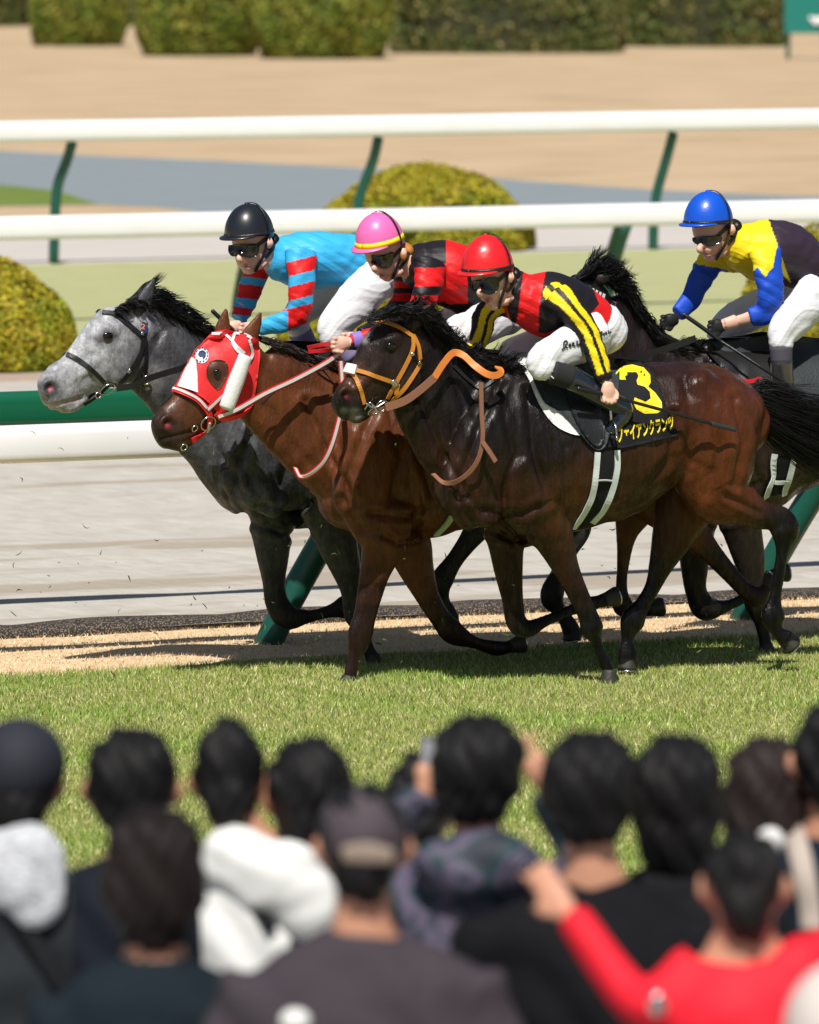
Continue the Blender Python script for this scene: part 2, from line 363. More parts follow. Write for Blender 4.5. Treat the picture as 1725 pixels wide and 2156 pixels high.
# ------------------------------------------------------------------ ground
def ground_mat(name, cols, scale=6., rough=.9, bump=.4, bs=40., stripes=None, bd=.02, mapsc=(.35, 1, 1)):
    m, nt, b = base_mat(name); N = nt.nodes.new; L = nt.links.new
    tc = N('ShaderNodeTexCoord'); m0 = N('ShaderNodeMapping'); L(tc.outputs['Object'], m0.inputs[0]); m0.inputs['Rotation'].default_value = (0, 0, -TH)
    mp = N('ShaderNodeMapping'); L(m0.outputs[0], mp.inputs[0]); mp.inputs['Scale'].default_value = mapsc
    nz = N('ShaderNodeTexNoise'); nz.inputs['Scale'].default_value = scale; nz.inputs['Detail'].default_value = 8; nz.inputs['Roughness'].default_value = .62; L(mp.outputs[0], nz.inputs[0])
    cr = N('ShaderNodeValToRGB'); L(nz.outputs['Fac'], cr.inputs[0]); e = cr.color_ramp.elements
    e[0].position = .3; e[0].color = (*cols[0], 1); e[1].position = .7; e[1].color = (*cols[-1], 1)
    if len(cols) == 3: q = e.new(.5); q.color = (*cols[1], 1)
    out = cr.outputs[0]
    if stripes:      # long furrows of damp sand along the track
        m2 = N('ShaderNodeMapping'); m2.inputs['Scale'].default_value = (.22, .8, 1); L(m0.outputs[0], m2.inputs[0])
        n2 = N('ShaderNodeTexNoise'); n2.inputs['Scale'].default_value = 1.6; n2.inputs['Detail'].default_value = 7; n2.inputs['Roughness'].default_value = .55; L(m2.outputs[0], n2.inputs[0])
        r = N('ShaderNodeMapRange'); r.inputs['From Min'].default_value = .53; r.inputs['From Max'].default_value = .60; L(n2.outputs['Fac'], r.inputs[0])
        mx = N('ShaderNodeMix'); mx.data_type = 'RGBA'; L(r.outputs[0], mx.inputs[0]); L(out, mx.inputs[6]); mx.inputs[7].default_value = (*stripes, 1); out = mx.outputs[2]
    L(out, b.inputs['Base Color']); b.inputs['Roughness'].default_value = rough; b.inputs['Specular IOR Level'].default_value = .2
    n3 = N('ShaderNodeTexNoise'); n3.inputs['Scale'].default_value = bs; n3.inputs['Detail'].default_value = 6; L(mp.outputs[0], n3.inputs[0])
    bp = N('ShaderNodeBump'); bp.inputs['Strength'].default_value = bump; bp.inputs['Distance'].default_value = bd; L(n3.outputs['Fac'], bp.inputs['Height']); L(bp.outputs[0], b.inputs['Normal'])
    return m
G_dry = ground_mat('dry_grass', [(.36, .26, .155), (.50, .37, .235), (.56, .43, .29)], scale=.9, bump=.3, bs=4, bd=.1)
G_sand = ground_mat('sand', [(.43, .40, .355), (.53, .50, .45)], scale=9, bump=.7, bs=16, stripes=(.37, .32, .26), bd=.03, mapsc=(.7, .35, 1))
G_sand2 = ground_mat('pale_sand', [(.50, .46, .43), (.56, .52, .49)], scale=2, bump=.3, bs=8)
G_road = ground_mat('road', [(.20, .24, .265), (.25, .285, .305)], scale=2, bump=.2, bs=10)
G_mid = ground_mat('mid_turf', [(.34, .36, .17), (.44, .44, .24)], scale=5, bump=.4, bs=20)
G_turf = ground_mat('turf', [(.15, .19, .05), (.26, .28, .09), (.38, .35, .17)], scale=22, bump=.6, bs=60)
G_straw = ground_mat('straw', [(.60, .44, .26), (.80, .62, .40)], scale=22, bump=.9, bs=70, bd=.015)
def sheet(name, pts, z, m, wavy=0):
    V = [tuple(np.array(p) * [1, 1, 0] + [0, 0, z]) for p in pts]
    o = mk(name, V, [tuple(range(len(V)))], m, smooth=False); return tag(o, kind='structure')
def strip(name, w0, w1, z, m, s0=-120, s1=260): return sheet(name, [W2(s0, w0), W2(s1, w0), W2(s1, w1), W2(s0, w1)], z, m)
sheet('ground', [(-900, -60, 0), (900, -60, 0), (900, 1400, 0), (-900, 1400, 0)], -.012, G_dry)
rd = [PG(x, y) for x, y in ((-900, 292), (-300, 303), (0, 316), (170, 325), (450, 337), (760, 352), (1050, 375), (1300, 393), (1500, 404), (1725, 412), (2100, 425), (2600, 440))]
rd += [PG(x, y) for x, y in ((2600, 520), (1725, 500), (900, 492), (300, 470), (0, 462), (-400, 462), (-900, 452))]
sheet('road', rd, -.008, G_road)
gp = [PG(x, y) for x, y in ((-300, 380), (0, 388), (120, 400), (205, 428), (60, 432), (-300, 436))]
sheet('grass_verge', gp, -.004, ground_mat('verge', [(.10, .16, .03), (.2, .26, .06)], scale=3))
gp = [PG(x, y) for x, y in ((-300, 437), (60, 433), (215, 430), (330, 436), (420, 446), (330, 452), (0, 455), (-300, 455))]
sheet('dry_verge', gp, -.004, G_dry)
strip('sand_path', -70, -64.2, 0, G_sand2)
strip('inner_turf', -64.2, -48.6, .004, G_mid)
strip('earth_edge', -48.6, -47.3, .008, ground_mat('earth', [(.36, .27, .21), (.46, .36, .28)], scale=4))
# sand course with a gently rutted surface
def rut_sheet(name, s0, s1, w0, w1, ns, nw, z0, amp, m, fs=1.1, fw=3.):
    s = np.linspace(s0, s1, ns); w = np.linspace(w0, w1, nw); SS, WW = np.meshgrid(s, w, indexing='ij')
    H = np.zeros_like(SS)
    for k in range(26):
        a = rng.uniform(.25, 1) * fs * (1 + k * .35); b = rng.uniform(.4, 1) * fw * (1 + k * .35); H += np.sin(SS * a + rng.uniform(0, 9) + np.sin(WW * b * .4 + k)) * np.sin(WW * b + rng.uniform(0, 9)) / (1 + k * .45)
    H = amp * H / 3
    P = SS[..., None] * DV + WW[..., None] * NV + (z0 + H)[..., None] * ZV
    i = np.arange(ns * nw).reshape(ns, nw); Fc = np.stack([i[:-1, :-1], i[1:, :-1], i[1:, 1:], i[:-1, 1:]], -1).reshape(-1, 4)
    o = mk(name, P.reshape(-1, 3), Fc[:, ::-1], m); return tag(o, kind='structure')
rut_sheet('sand_course', 4, 30, -47.4, -30.4, 520, 340, .03, .013, G_sand)
rut_sheet('straw_strip', 6, 24, -30.62, -28.7, 420, 70, .010, .010, G_straw, 3, 9)
edge = [W2(s, -28.86 + .10 * math.sin(s * 1.3) + .06 * math.sin(s * 3.1 + 1)) for s in np.linspace(0, 30, 120)]
sheet('turf_course', edge + [W2(30, -19), W2(0, -14)], .016, G_turf)
sheet('viewing_terrace', [(-12, 3, 0), (12, 3, 0), (12, 19, 0), (-12, 19, 0)], .15, ground_mat('concrete', [(.3, .3, .3), (.36, .36, .35)], scale=2))
# ------------------------------------------------------------------ grass blades
def blades(name, pos, h, wd, cols, lean=.6):
    n = len(pos); a = rng.uniform(0, 2 * math.pi, n); l = rng.uniform(0, lean, n) * h; la = rng.uniform(0, 2 * math.pi, n)
    B = np.stack([np.cos(a), np.sin(a), 0 * a], 1) * (wd / 2)[:, None]
    tip = pos + np.stack([np.cos(la) * l, np.sin(la) * l, h], 1)
    V = np.stack([pos - B, pos + B, tip], 1).reshape(-1, 3); Fc = np.arange(3 * n).reshape(-1, 3)
    me = bpy.data.meshes.new(name); me.vertices.add(3 * n); me.vertices.foreach_set('co', V.ravel())
    me.loops.add(3 * n); me.loops.foreach_set('vertex_index', Fc.ravel()); me.polygons.add(n); me.polygons.foreach_set('loop_start', np.arange(n) * 3)
    me.update(calc_edges=True); finish(me, M_blade, False, np.repeat(cols, 3, 0))
    o = bpy.data.objects.new(name, me); COL.objects.link(o); return o
M_blade = mat('blade', (1, 1, 1), .55, attr=True, spec=.25)
def palette(n, cs, wts, jit=.25):
    c = np.array(cs)[rng.choice(len(cs), n, p=np.array(wts) / sum(wts))]; return c * rng.uniform(1 - jit, 1 + jit, (n, 1))
def scatter(n, x0, x1, y0, y1, keep):
    P = np.stack([rng.uniform(x0, x1, n), rng.uniform(y0, y1, n), np.zeros(n)], 1); return P[keep(P @ NV)]
n = 520000
P = scatter(n, -3.4, 3.4, 21.5, 33.6, lambda w: w > -28.90 + rng.normal(0, .05, len(w)))
P[:, 2] = .013
patchy = np.sin(P[:, 0] * 3.1 + 2 * np.sin(P[:, 1] * 1.7)) + np.sin(P[:, 1] * 4.3 + 1.5 * np.sin(P[:, 0] * 2.3)) + rng.normal(0, .9, len(P))
c = palette(len(P), [(.15, .225, .03), (.29, .36, .07), (.52, .51, .20), (.70, .62, .38)], [.26, .37, .26, .11], .32)
c[patchy > 1.2] *= [.72, .95, .6]
tag(blades('grass', P, rng.uniform(.010, .031, len(P)) * (1 + .2 * (patchy > 1.2)), rng.uniform(.0035, .007, len(P)), c, 1.0), 'short yellow green turf the horses gallop on', 'grass', kind='stuff')
P = scatter(90000, -3.2, 3.2, 29.8, 36.5, lambda w: (w < -28.75) & (w > -30.5)); P[:, 2] = .012
tag(blades('straw', P, rng.uniform(.006, .022, len(P)), rng.uniform(.003, .007, len(P)), palette(len(P), [(.80, .61, .39), (.66, .48, .28), (.86, .71, .49)], [.5, .3, .2]), 1.6), 'pale dead grass on the strip along the rail', 'dead grass', kind='stuff')
# black netting laid over a low soil roll between sand and straw
m, nt, b = base_mat('netting'); N_ = nt.nodes.new; L_ = nt.links.new
tc = N_('ShaderNodeTexCoord'); mp = N_('ShaderNodeMapping'); L_(tc.outputs['Object'], mp.inputs[0]); mp.inputs['Rotation'].default_value = (0, 0, -TH)
wv = N_('ShaderNodeTexVoronoi'); wv.inputs['Scale'].default_value = 95; L_(mp.outputs[0], wv.inputs[0])
cr = N_('ShaderNodeValToRGB'); cr.color_ramp.elements[0].color = (.26, .18, .12, 1); cr.color_ramp.elements[0].position = .2; cr.color_ramp.elements[1].color = (.02, .02, .02, 1); cr.color_ramp.elements[1].position = .48
L_(wv.outputs['Distance'], cr.inputs[0]); L_(cr.outputs[0], b.inputs['Base Color']); b.inputs['Roughness'].default_value = .8
M['netting'] = m
g = Geo(); s = 6.
while s < 24:
    ln = rng.uniform(.5, 1.3); r = rng.uniform(.038, .072)
    P = [W2(s + ln * t, -30.5 + rng.uniform(-.02, .02), .022) for t in (0, .3, .6, 1)]
    g.tube(np.array(P), [r * .8, r * 1.1, r, r * .75], [.09, .11, .11, .09], lat=NV, seg=14); s += ln * .93
me = g.fuse(.02, 3); V = verts_of(me); finish(me, M['netting'])
o = link(bpy.data.objects.new('edging_roll', me)); tag(o, 'black netted soil roll along the edge of the sand course', 'edging')
# ------------------------------------------------------------------ rails
M['rail_white'] = mat('rail_white', (.88, .87, .90), .32, var=.03, bs=6, spec=.4)
M['rail_green'] = mat('rail_green', (.006, .115, .055), .25, spec=.5, coat=.3)
M['post_green'] = mat('post_green', (.010, .085, .06), .35)
def rail_beam(w, h, z, depth_, s0, s1, bend=0.):
    """rounded box section beam along the track; bend shifts the line sideways far away"""
    g = Geo(); P = np.array([W2(s, w + bend * (s - s0), z) for s in np.linspace(s0, s1, 24)])
    g.tube(P, [h / 2] * 24, [depth_ / 2] * 24, lat=NV, k=1, seg=24, cap=.3, power=.55); return g
def posts(parent, w, zt, over, ss, r, along=0., fat=1.2):
    for s in ss:
        g = Geo(); P = [];
        for t in np.linspace(0, 1, 7):
            q = t ** 1.0; lean = math.sin(q * math.pi / 2) ** 1.2
            P.append(W2(s + along * q, w + over * (q ** 1.5), -.02 + (zt + .02) * q))
        g.tube(np.array(P), [r] * 7, [r * fat] * 7, lat=NV, k=2, seg=16, cap=.1); g.plain('post', M['post_green'], parent)
def rail(name, label, beam_w, z, h, dp, foot_w, ss, r, s0, s1, mt, along=0.):
    e = empty(name, W2(ss[0], foot_w), label, 'rail')
    rail_beam(beam_w, h, z, dp, s0, s1).plain('rail_beam', mt, e)
    posts(e, foot_w, z - h * .35, beam_w - foot_w, ss, r, along); return e
def s_at(px, py): return float(PG(px, py) @ DV)
sp_ = s_at(1590, 1312) - s_at(545, 1355)
e = rail('white_running_rail', 'nearest white running rail just behind the horses, on slanted green posts', -29.35, 1.085, .185, .13, -29.68,
         [s_at(545, 1355) + sp_ * k for k in (-2, -1, 0, 1, 2, 3)], .068, 0, 45, M['rail_white'], .50)
g = Geo(); q = W2(s_at(768, 1388), -28.93); g.tube(np.array([q, q + ZV * .35, q + ZV * .75]), [.033] * 3, [.033] * 3, seg=14); g.plain('stake', M['post_green'], e)
e = rail('green_rail', 'glossy green rail beyond the nearest white rail, at the left edge', -31.3, 1.10, .185, .14, -31.75, [1, 4.6, 22, 25.6], .05, -4, 40, M['rail_green'])
RZ2 = float((PT(0, 484, -54.6)[2] + PT(1725, 441, -54.6)[2]) / 2); print('RZ2', PT(0, 484, -54.6)[2], PT(1725, 441, -54.6)[2])
e = rail('middle_white_rail', 'lower of the two far white rails, passing behind the riders helmets', -54.6, RZ2, .215, .15, -55.0, [s_at(560, 672) - 3.4 - 3.9 * 2, s_at(560, 672), s_at(1335, 650), s_at(1335, 650) + 3.7, s_at(1335, 650) + 7.4], .078, 5, 70, M['rail_white'], .0)
# far rail is traced at its own distance
def Wz(px, py, w): return PT(px, py, w)
e = empty('far_white_rail', PG(110, 552), 'uppermost white rail in front of the dry grass bank, on curved green posts', 'rail')
a = PT(0, 278, -64.0); b_ = PT(1725, 250, -64.0); dz = (b_[2] - a[2]) / ((b_ - a) @ DV)
g = Geo(); P = np.array([a + DV * s + ZV * dz * s for s in np.linspace(-12, 40, 24)]); g.tube(P, [.112] * 24, [.08] * 24, k=1, seg=24, cap=.3, power=.55); g.plain('rail_beam', M['rail_white'], e)
for pts in ([(152, 300), (140, 340), (122, 390), (116, 450), (113, 552)], [(797, 290), (785, 340), (762, 400), (752, 450), (748, 545)], [(1418, 280), (1405, 330), (1385, 400), (1378, 450), (1375, 532)]):
    g = Geo(); P = np.array([PT(x, y, -64.05 - .18 * min(1, i * .5)) for i, (x, y) in enumerate(pts)]); g.tube(P, [.055] * 5, [.06] * 5, k=4, seg=14, cap=.2); g.plain('post', M['post_green'], e)
# ------------------------------------------------------------------ clipped shrubs and hedges
M['leaf'] = mat('leaf', (1, 1, 1), .6, attr=True, spec=.25)
M['wood'] = mat('wood', (.05, .035, .025), .8)
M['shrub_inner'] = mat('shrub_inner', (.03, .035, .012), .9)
def leaf_cloud(name, P, Nn, size, cols, parent=None):
    n = len(P); u = rng.normal(size=(n, 3)) * .9 + Nn * .6; nn = u / np.linalg.norm(u, axis=1)[:, None]
    t = rng.normal(size=(n, 3)); a = np.cross(nn, t); a /= np.linalg.norm(a, axis=1)[:, None]; b = np.cross(nn, a)
    s = (size * rng.uniform(.6, 1.3, n))[:, None]; V = np.stack([P - a * s * .5, P - b * s * .3, P + a * s * .5, P + b * s * .3], 1).reshape(-1, 3)
    me = bpy.data.meshes.new(name); me.vertices.add(4 * n); me.vertices.foreach_set('co', V.ravel()); me.loops.add(4 * n); me.loops.foreach_set('vertex_index', np.arange(4 * n))
    me.polygons.add(n); me.polygons.foreach_set('loop_start', np.arange(n) * 4); me.update(calc_edges=True); finish(me, M['leaf'], False, np.repeat(cols, 4, 0))
    return link(bpy.data.objects.new(name, me), parent)
def shrub(c, rs, rw, h, nleaf, leaf, cs, wts, label, group, name='clipped_shrub', power=.8, low=.25, cat='shrub', ax=DV, bx=NV):
    e = empty(name, c, label, cat, group)
    n = nleaf; th = rng.uniform(0, 2 * math.pi, n); ph = np.arccos(rng.uniform(-low - .12, 1, n))
    def sg(x, p): return np.sign(x) * np.abs(x) ** p
    X = sg(np.sin(ph), power) * sg(np.cos(th), power); Y = sg(np.sin(ph), power) * sg(np.sin(th), power); Z = sg(np.cos(ph), power)
    lump = 1 + .03 * np.sin(5 * th + 3 * ph + c[0]) + .025 * np.sin(9 * th - 7 * ph) - .02 * rng.exponential(1, n)
    P = c + ((X * rs * lump)[:, None] * ax + (Y * rw * lump)[:, None] * bx + (np.maximum((Z + low) / (1 + low) * h, 0) * lump + .04)[:, None] * ZV)
    Nn = (X / rs)[:, None] * ax + (Y / rw)[:, None] * bx + (Z / h)[:, None] * ZV; Nn /= np.linalg.norm(Nn, axis=1)[:, None] + 1e-9
    cl = palette(n, cs, wts, .3); k = np.sin(X * 7 + c[1]) + np.sin(Y * 6) + np.sin(Z * 9 + X * 5); cl[k > .8] *= [.75, .9, .8]
    leaf_cloud('foliage', P, Nn, leaf, cl, e)
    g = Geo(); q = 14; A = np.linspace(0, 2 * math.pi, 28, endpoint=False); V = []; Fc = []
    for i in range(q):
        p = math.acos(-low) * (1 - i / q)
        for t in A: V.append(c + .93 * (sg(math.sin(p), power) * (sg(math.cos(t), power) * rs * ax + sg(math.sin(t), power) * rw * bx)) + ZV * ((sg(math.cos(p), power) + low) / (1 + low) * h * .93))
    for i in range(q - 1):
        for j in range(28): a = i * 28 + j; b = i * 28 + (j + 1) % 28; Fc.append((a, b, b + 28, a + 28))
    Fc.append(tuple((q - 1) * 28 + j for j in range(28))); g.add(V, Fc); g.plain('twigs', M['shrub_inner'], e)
    return e
olive = [(.40, .34, .02), (.52, .43, .03), (.26, .27, .025), (.44, .30, .05)]; ow = [.35, .25, .3, .1]
def dome_at(pxc, pyb, half, top, label, lf=.045, n=26000, h=None, asp=.8):
    c = PG(pxc, pyb); mpp = depth(c) / F; r = half * mpp; c = c + np.array([0, r * asp * .8, 0])
    hh = (pyb - top) * mpp * .93
    return shrub(c, r, r * asp, hh, n, lf, olive, ow, label, 'clipped dome shrubs inside the course', ax=RT, bx=np.array([0, 1., 0]), power=1.12, low=.06)
dome_at(-25, 785, 190, 548, 'large yellow green dome shrub cut by the left edge of the photo')
dome_at(895, 532, 238, 348, 'wide dome shrub behind the far white rails above the pink helmet', .05)
dome_at(800, 735, 216, 568, 'dome shrub behind the turquoise rider and the pink capped rider')
dome_at(1770, 735, 220, 470, 'dome shrub at the right edge behind the yellow and blue rider')
hg = [(.22, .25, .035), (.31, .31, .045), (.13, .155, .025), (.34, .29, .055)]; hw = [.35, .25, .3, .1]
hdk = [(.10, .13, .035), (.16, .17, .04), (.26, .22, .08), (.06, .08, .02)]
for (x0, x1, yb, kind, lab) in ((-120, 40, 55, 1, 'dark clipped hedge block cut by the top left corner'), (55, 262, 97, 0, 'rounded olive hedge block, first from the left in the top hedge row'), (283, 548, 118, 0, 'broad olive hedge block left of the middle gap in the hedge row'),
                            (538, 822, 124, 0, 'widest rounded olive hedge block just right of the first broad one'), (815, 1312, 112, 1, 'long darker hedge block in the middle right of the hedge row'), (1305, 1662, 98, 1, 'darker hedge block beside the green board at top right'), (1700, 2000, 60, 1, 'dark hedge block behind the green board at top right')):
    c = PG((x0 + x1) / 2, yb); mpp = depth(c) / F; r = (x1 - x0) / 2 * mpp
    shrub(c + np.array([0, 1.6, 0]), r, 1.6, 2.9, 15000 if kind == 0 else 17000, .16, hg if kind == 0 else hdk, hw, lab, 'clipped hedge blocks beyond the dry grass', name='hedge_block', low=.55 if kind == 0 else .4, power=.92 if kind == 0 else .66, cat='hedge', ax=RT, bx=np.array([0, 1., 0]))
c = PG(860, 60); shrub(c + np.array([0, 10, 0]), 24, 2.5, 5.5, 30000, .25, [(.02, .035, .012), (.035, .05, .015), (.05, .06, .02)], [.4, .4, .2], 'dark tall evergreen hedge behind the row of clipped blocks', None, name='tall_hedge', power=.4, low=.1, cat='hedge', ax=RT, bx=np.array([0, 1., 0]))
# green board top right
c = PY(1700, 66, 176); e = empty('sign_board', c * [1, 1, 0], 'teal green board with white lettering at the top right corner', 'board')
M['teal'] = mat('teal', (.01, .19, .16), .4)
g = Geo(); a = PY(1652, 70, 176); b_ = PY(1800, -40, 176); w_ = b_[0] - a[0]; h_ = b_[2] - a[2]
V, Fc = [], []
bm = bmesh.new(); bmesh.ops.create_cube(bm, size=1); bmesh.ops.scale(bm, vec=(w_, .15, h_), verts=bm.verts); bmesh.ops.translate(bm, vec=((a + b_) / 2), verts=bm.verts); bmesh.ops.bevel(bm, geom=bm.edges[:], offset=.03, segments=2)
me = bpy.data.meshes.new('panel'); bm.to_mesh(me); bm.free(); finish(me, M['teal'], False); link(bpy.data.objects.new('panel', me), e)
g = Geo(); g.tube(np.array([PY(1712, 44, 175.88), PY(1760, 38, 175.88)]), [.09, .09], [.02, .02], lat=np.array([0, 1., 0])); g.tube(np.array([PY(1706, 36, 175.88), PY(1722, 50, 175.88)]), [.05, .05], [.02, .02], lat=np.array([0, 1., 0])); g.plain('lettering', M['rail_white'], e)
for x in (1660, 1780):
    g = Geo(); q = PY(x, 66, 176.1); g.tube(np.array([q * [1, 1, 0], q]), [.06] * 2, [.06] * 2, lat=np.array([0, 1., 0]), seg=10); g.plain('post', M['post_green'], e)
# ==SPLIT==
# ------------------------------------------------------------------ horses
def sstep(a, b, x): t = np.clip((x - a) / (b - a), 0, 1); return t * t * (3 - 2 * t)
def seg_d(Q, a, b):
    a = np.array(a, float); b = np.array(b, float); ab = b - a; t = np.clip(((Q - a) @ ab) / (ab @ ab), 0, 1); return np.linalg.norm(Q - a - t[:, None] * ab, axis=1)
def in_poly(Q, poly):
    x, y = Q[:, 0], Q[:, 1]; r = np.zeros(len(Q), bool); P = np.array(poly, float); j = len(P) - 1
    for i in range(len(P)):
        c = ((P[i, 1] > y) != (P[j, 1] > y)) & (x < (P[j, 0] - P[i, 0]) * (y - P[i, 1]) / (P[j, 1] - P[i, 1] + 1e-12) + P[i, 0]); r ^= c; j = i
    return r
ANAT = [([(885, 840), (930, 950), (985, 1050)], 8, .010), ([(1055, 800), (1010, 900), (972, 1000), (965, 1050)], 9, .010), ([(1112, 820), (1122, 940), (1150, 1040)], 9, .010), ([(1160, 1055), (1100, 1085), (1020, 1075)], 8, .009),
 ([(960, 1040), (1000, 1110), (1060, 1130)], 7, .008), ([(1060, 860), (1085, 960), (1060, 1060)], 9, .006), ([(1040, 1110), (1080, 1140), (1120, 1130)], 7, .008), ([(1418, 870), (1412, 960), (1345, 1050), (1300, 1075)], 9, .009), ([(1442, 800), (1458, 900), (1446, 990)], 10, .006),
 ([(1548, 840), (1566, 930), (1548, 1020)], 9, .009), ([(1500, 850), (1515, 950), (1490, 1040)], 10, .005), ([(1530, 1045), (1600, 1080)], 7, .006), ([(940, 745), (975, 850), (1000, 900)], 10, .006), ([(1215, 960), (1210, 1080)], 7, .004), ([(1190, 940), (1185, 1070)], 7, .004), ([(1165, 930), (1163, 1040)], 7, .004)]
def anatomy(spec):
    dx, dy = spec.get('anat', (0, 0)); cut = spec.get('anatcut', 1e9)
    return [([(x + dx, y + dy) for x, y in l], r, d) for l, r, d in ANAT if l[0][0] < cut]
def build_horse(spec):
    w = spec['w']; g = Geo()
    for nm, st in spec['shapes']:
        px_tube(g, st, w, nm)
    legs_ = []
    for nm, st in spec['legs']:
        q = []
        for i, s_ in enumerate(st):
            f = (1, 1, .95)[i] if i < 3 else (.84 if s_[2] >= 28 else .90 if s_[2] >= 21 else .80)
            if 2 < i < len(st) - 2 and s_[2] >= 21 and s_[2] >= st[i - 1][2] * .9 and st[i + 1][2] < s_[2] * .86: f = 1.06
            elif i > 3 and s_[2] < 28: f *= .93
            q.append((s_[0], s_[1], s_[2] * f, s_[3] * (f if i > 2 else 1), *s_[4:]))
        o_ = st[0][4]; legs_.append((nm, q, o_)); px_tube(g, q, w, nm, grow=-.001)
    for (x, y, rx, ry, rl, wo, ang) in spec.get('lumps', []): px_ell(g, x, y, rx, ry, rl, w, wo, ang, 'torso')
    me = g.fuse(.0085, 5); V = verts_of(me)
    lat = V @ NV - w
    Q = to_px(V)
    # centre-plane pixel position for head features so that both sides get them
    Vc = V - lat[:, None] * NV; Qc = to_px(Vc)
    nv = np.empty(len(V) * 3); me.vertices.foreach_get('normal', nv); nv = nv.reshape(-1, 3)
    for (x, y, r, dp) in spec['dents']:
        p = PT(x, y, w + .03); cq = to_px(np.array([p - NV * .0]))[0]
        dd = np.linalg.norm(Q - np.array([x, y]), axis=1); k = np.exp(-(dd / r) ** 2) * (lat > -.01) * (np.abs(nv @ NV) > .0)
        V -= nv * (k * dp)[:, None]
        k2 = np.exp(-(np.linalg.norm(Qc - to_px(reflect(np.array([PT(x, y, w + .05)]), w))[0], axis=1) / r) ** 2) * (lat < -.02); V -= nv * (k2 * dp)[:, None]
    for (a, b, r, dp) in spec['grooves']:
        dd = seg_d(Q, a, b); V -= nv * (np.exp(-(dd / r) ** 2) * dp)[:, None]
    for line, r, dp in anatomy(spec):
        dd = np.full(len(V), 1e9)
        for i in range(len(line) - 1): dd = np.minimum(dd, seg_d(Q, line[i], line[i + 1]))
        V -= nv * ((np.exp(-(dd / (r * .8)) ** 2) - .5 * np.exp(-((dd - 2.1 * r) / r) ** 2)) * dp * 1.3)[:, None]
    # soft anatomical unevenness
    a = V @ DV; b = V[:, 2]
    P, T, idx = g.parts(V); body = (P == idx['torso']) | (P == idx['neck'])
    V += nv * ((.0035 * np.sin(a * 23 + 3 * np.sin(b * 9)) * np.sin(b * 17 + 2 * np.sin(a * 11))) * body)[:, None]
    me.vertices.foreach_set('co', V.ravel()); me.update()
    c = np.tile(np.array(spec['base'], float), (len(V), 1))
    isleg = np.zeros(len(V), bool)
    for nm in {q[0] for q in spec['legs']}: isleg |= (P == idx[nm])
    for (x, y, r, col, st) in spec['paint']:
        k = (st * np.exp(-(np.linalg.norm(Q - [x, y], axis=1) / r) ** 2.5) * (~isleg | (Q[:, 1] < 1160)))[:, None]; c = c * (1 - k) + np.array(col) * k
    lc = np.array(spec['legcol']); k = (sstep(spec['legt'] - .14, spec['legt'] + .1, T + .03 * np.sin(V[:, 2] * 60)) * isleg)[:, None]; c = c * (1 - k) + lc * k
    hd = P == idx['head']
    if 'headcol' in spec: k = (hd * .9)[:, None]; c = c * (1 - k) + np.array(spec['headcol']) * k
    if 'muzcol' in spec: k = (hd * sstep(.62, .95, T))[:, None]; c = c * (1 - k) + np.array(spec['muzcol']) * k
    for (x, y, r, col, st) in spec.get('headpaint', []):
        k = (st * np.exp(-(np.linalg.norm(Q - [x, y], axis=1) / r) ** 3))[:, None]; c = c * (1 - k) + np.array(col) * k
    for (a_, b_, r, col, st) in spec.get('lines', []):
        k = (st * np.exp(-(seg_d(Q, a_, b_) / r) ** 3) * (P == idx['head']))[:, None]; c = c * (1 - k) + np.array(col) * k
    hoofn = isleg & (T > spec.get('hooft', .93)); c[hoofn] = [.022, .021, .017]
    finish(me, spec['mat'], True, np.clip(c * spec.get('dark', .55), 0, 1))
    e = empty('horse', W2(float(PT(spec['at'][0], spec['at'][1], w) @ DV), w), spec['label'], 'horse', spec.get('group'))
    body = link(bpy.data.objects.new('body', me), e)
    for nm, q, o_ in legs_:
        a = PT(q[-2][0], q[-2][1], w + o_); b = PT(q[-1][0], q[-1][1], w + o_); d = (b - a) / np.linalg.norm(b - a)
        if abs(b[2]) < .14 and d[2] < -.5: d = (d + np.array([0, 0, -1.])); d /= np.linalg.norm(d)
        gh = Geo(); fw = -DV * .012 if abs(d[2]) > .6 else ZV * 0
        gh.tube(np.array([b - d * .050, b - d * .02 + fw * .4, b + d * .016 + fw]), [.031, .040, .050], [.031, .040, .049], seg=18, cap=.05, k=3); ho = gh.plain('hoof', M['hoof'], e)
        gs = Geo(); c_ = b + d * .019 + fw; B = np.cross(d, NV); B /= np.linalg.norm(B); L_at = np.cross(B, d); P = np.array([c_ + (B * math.cos(t) * .043 + L_at * math.sin(t) * .042) for t in np.linspace(.5, 2 * math.pi - .5, 22)])
        gs.tube(P, [.0065] * 22, [.0065] * 22, seg=6, k=1); gs.plain('horseshoe', M['steel'], ho)
    bv = bvh_of(me)
    for sgn in (1, -1):
        x, y = spec['eye']; p, n_ = hit(bv, x, y, -.004)
        if sgn < 0: p = reflect(p[None], w)[0]; n_ = n_ - 2 * (n_ @ NV) * NV
        q = Geo(); q.ell(p, [DV * .026, NV * .013, ZV * .019]); q.plain('eye', M['eye'], e)
    return e, body, bv
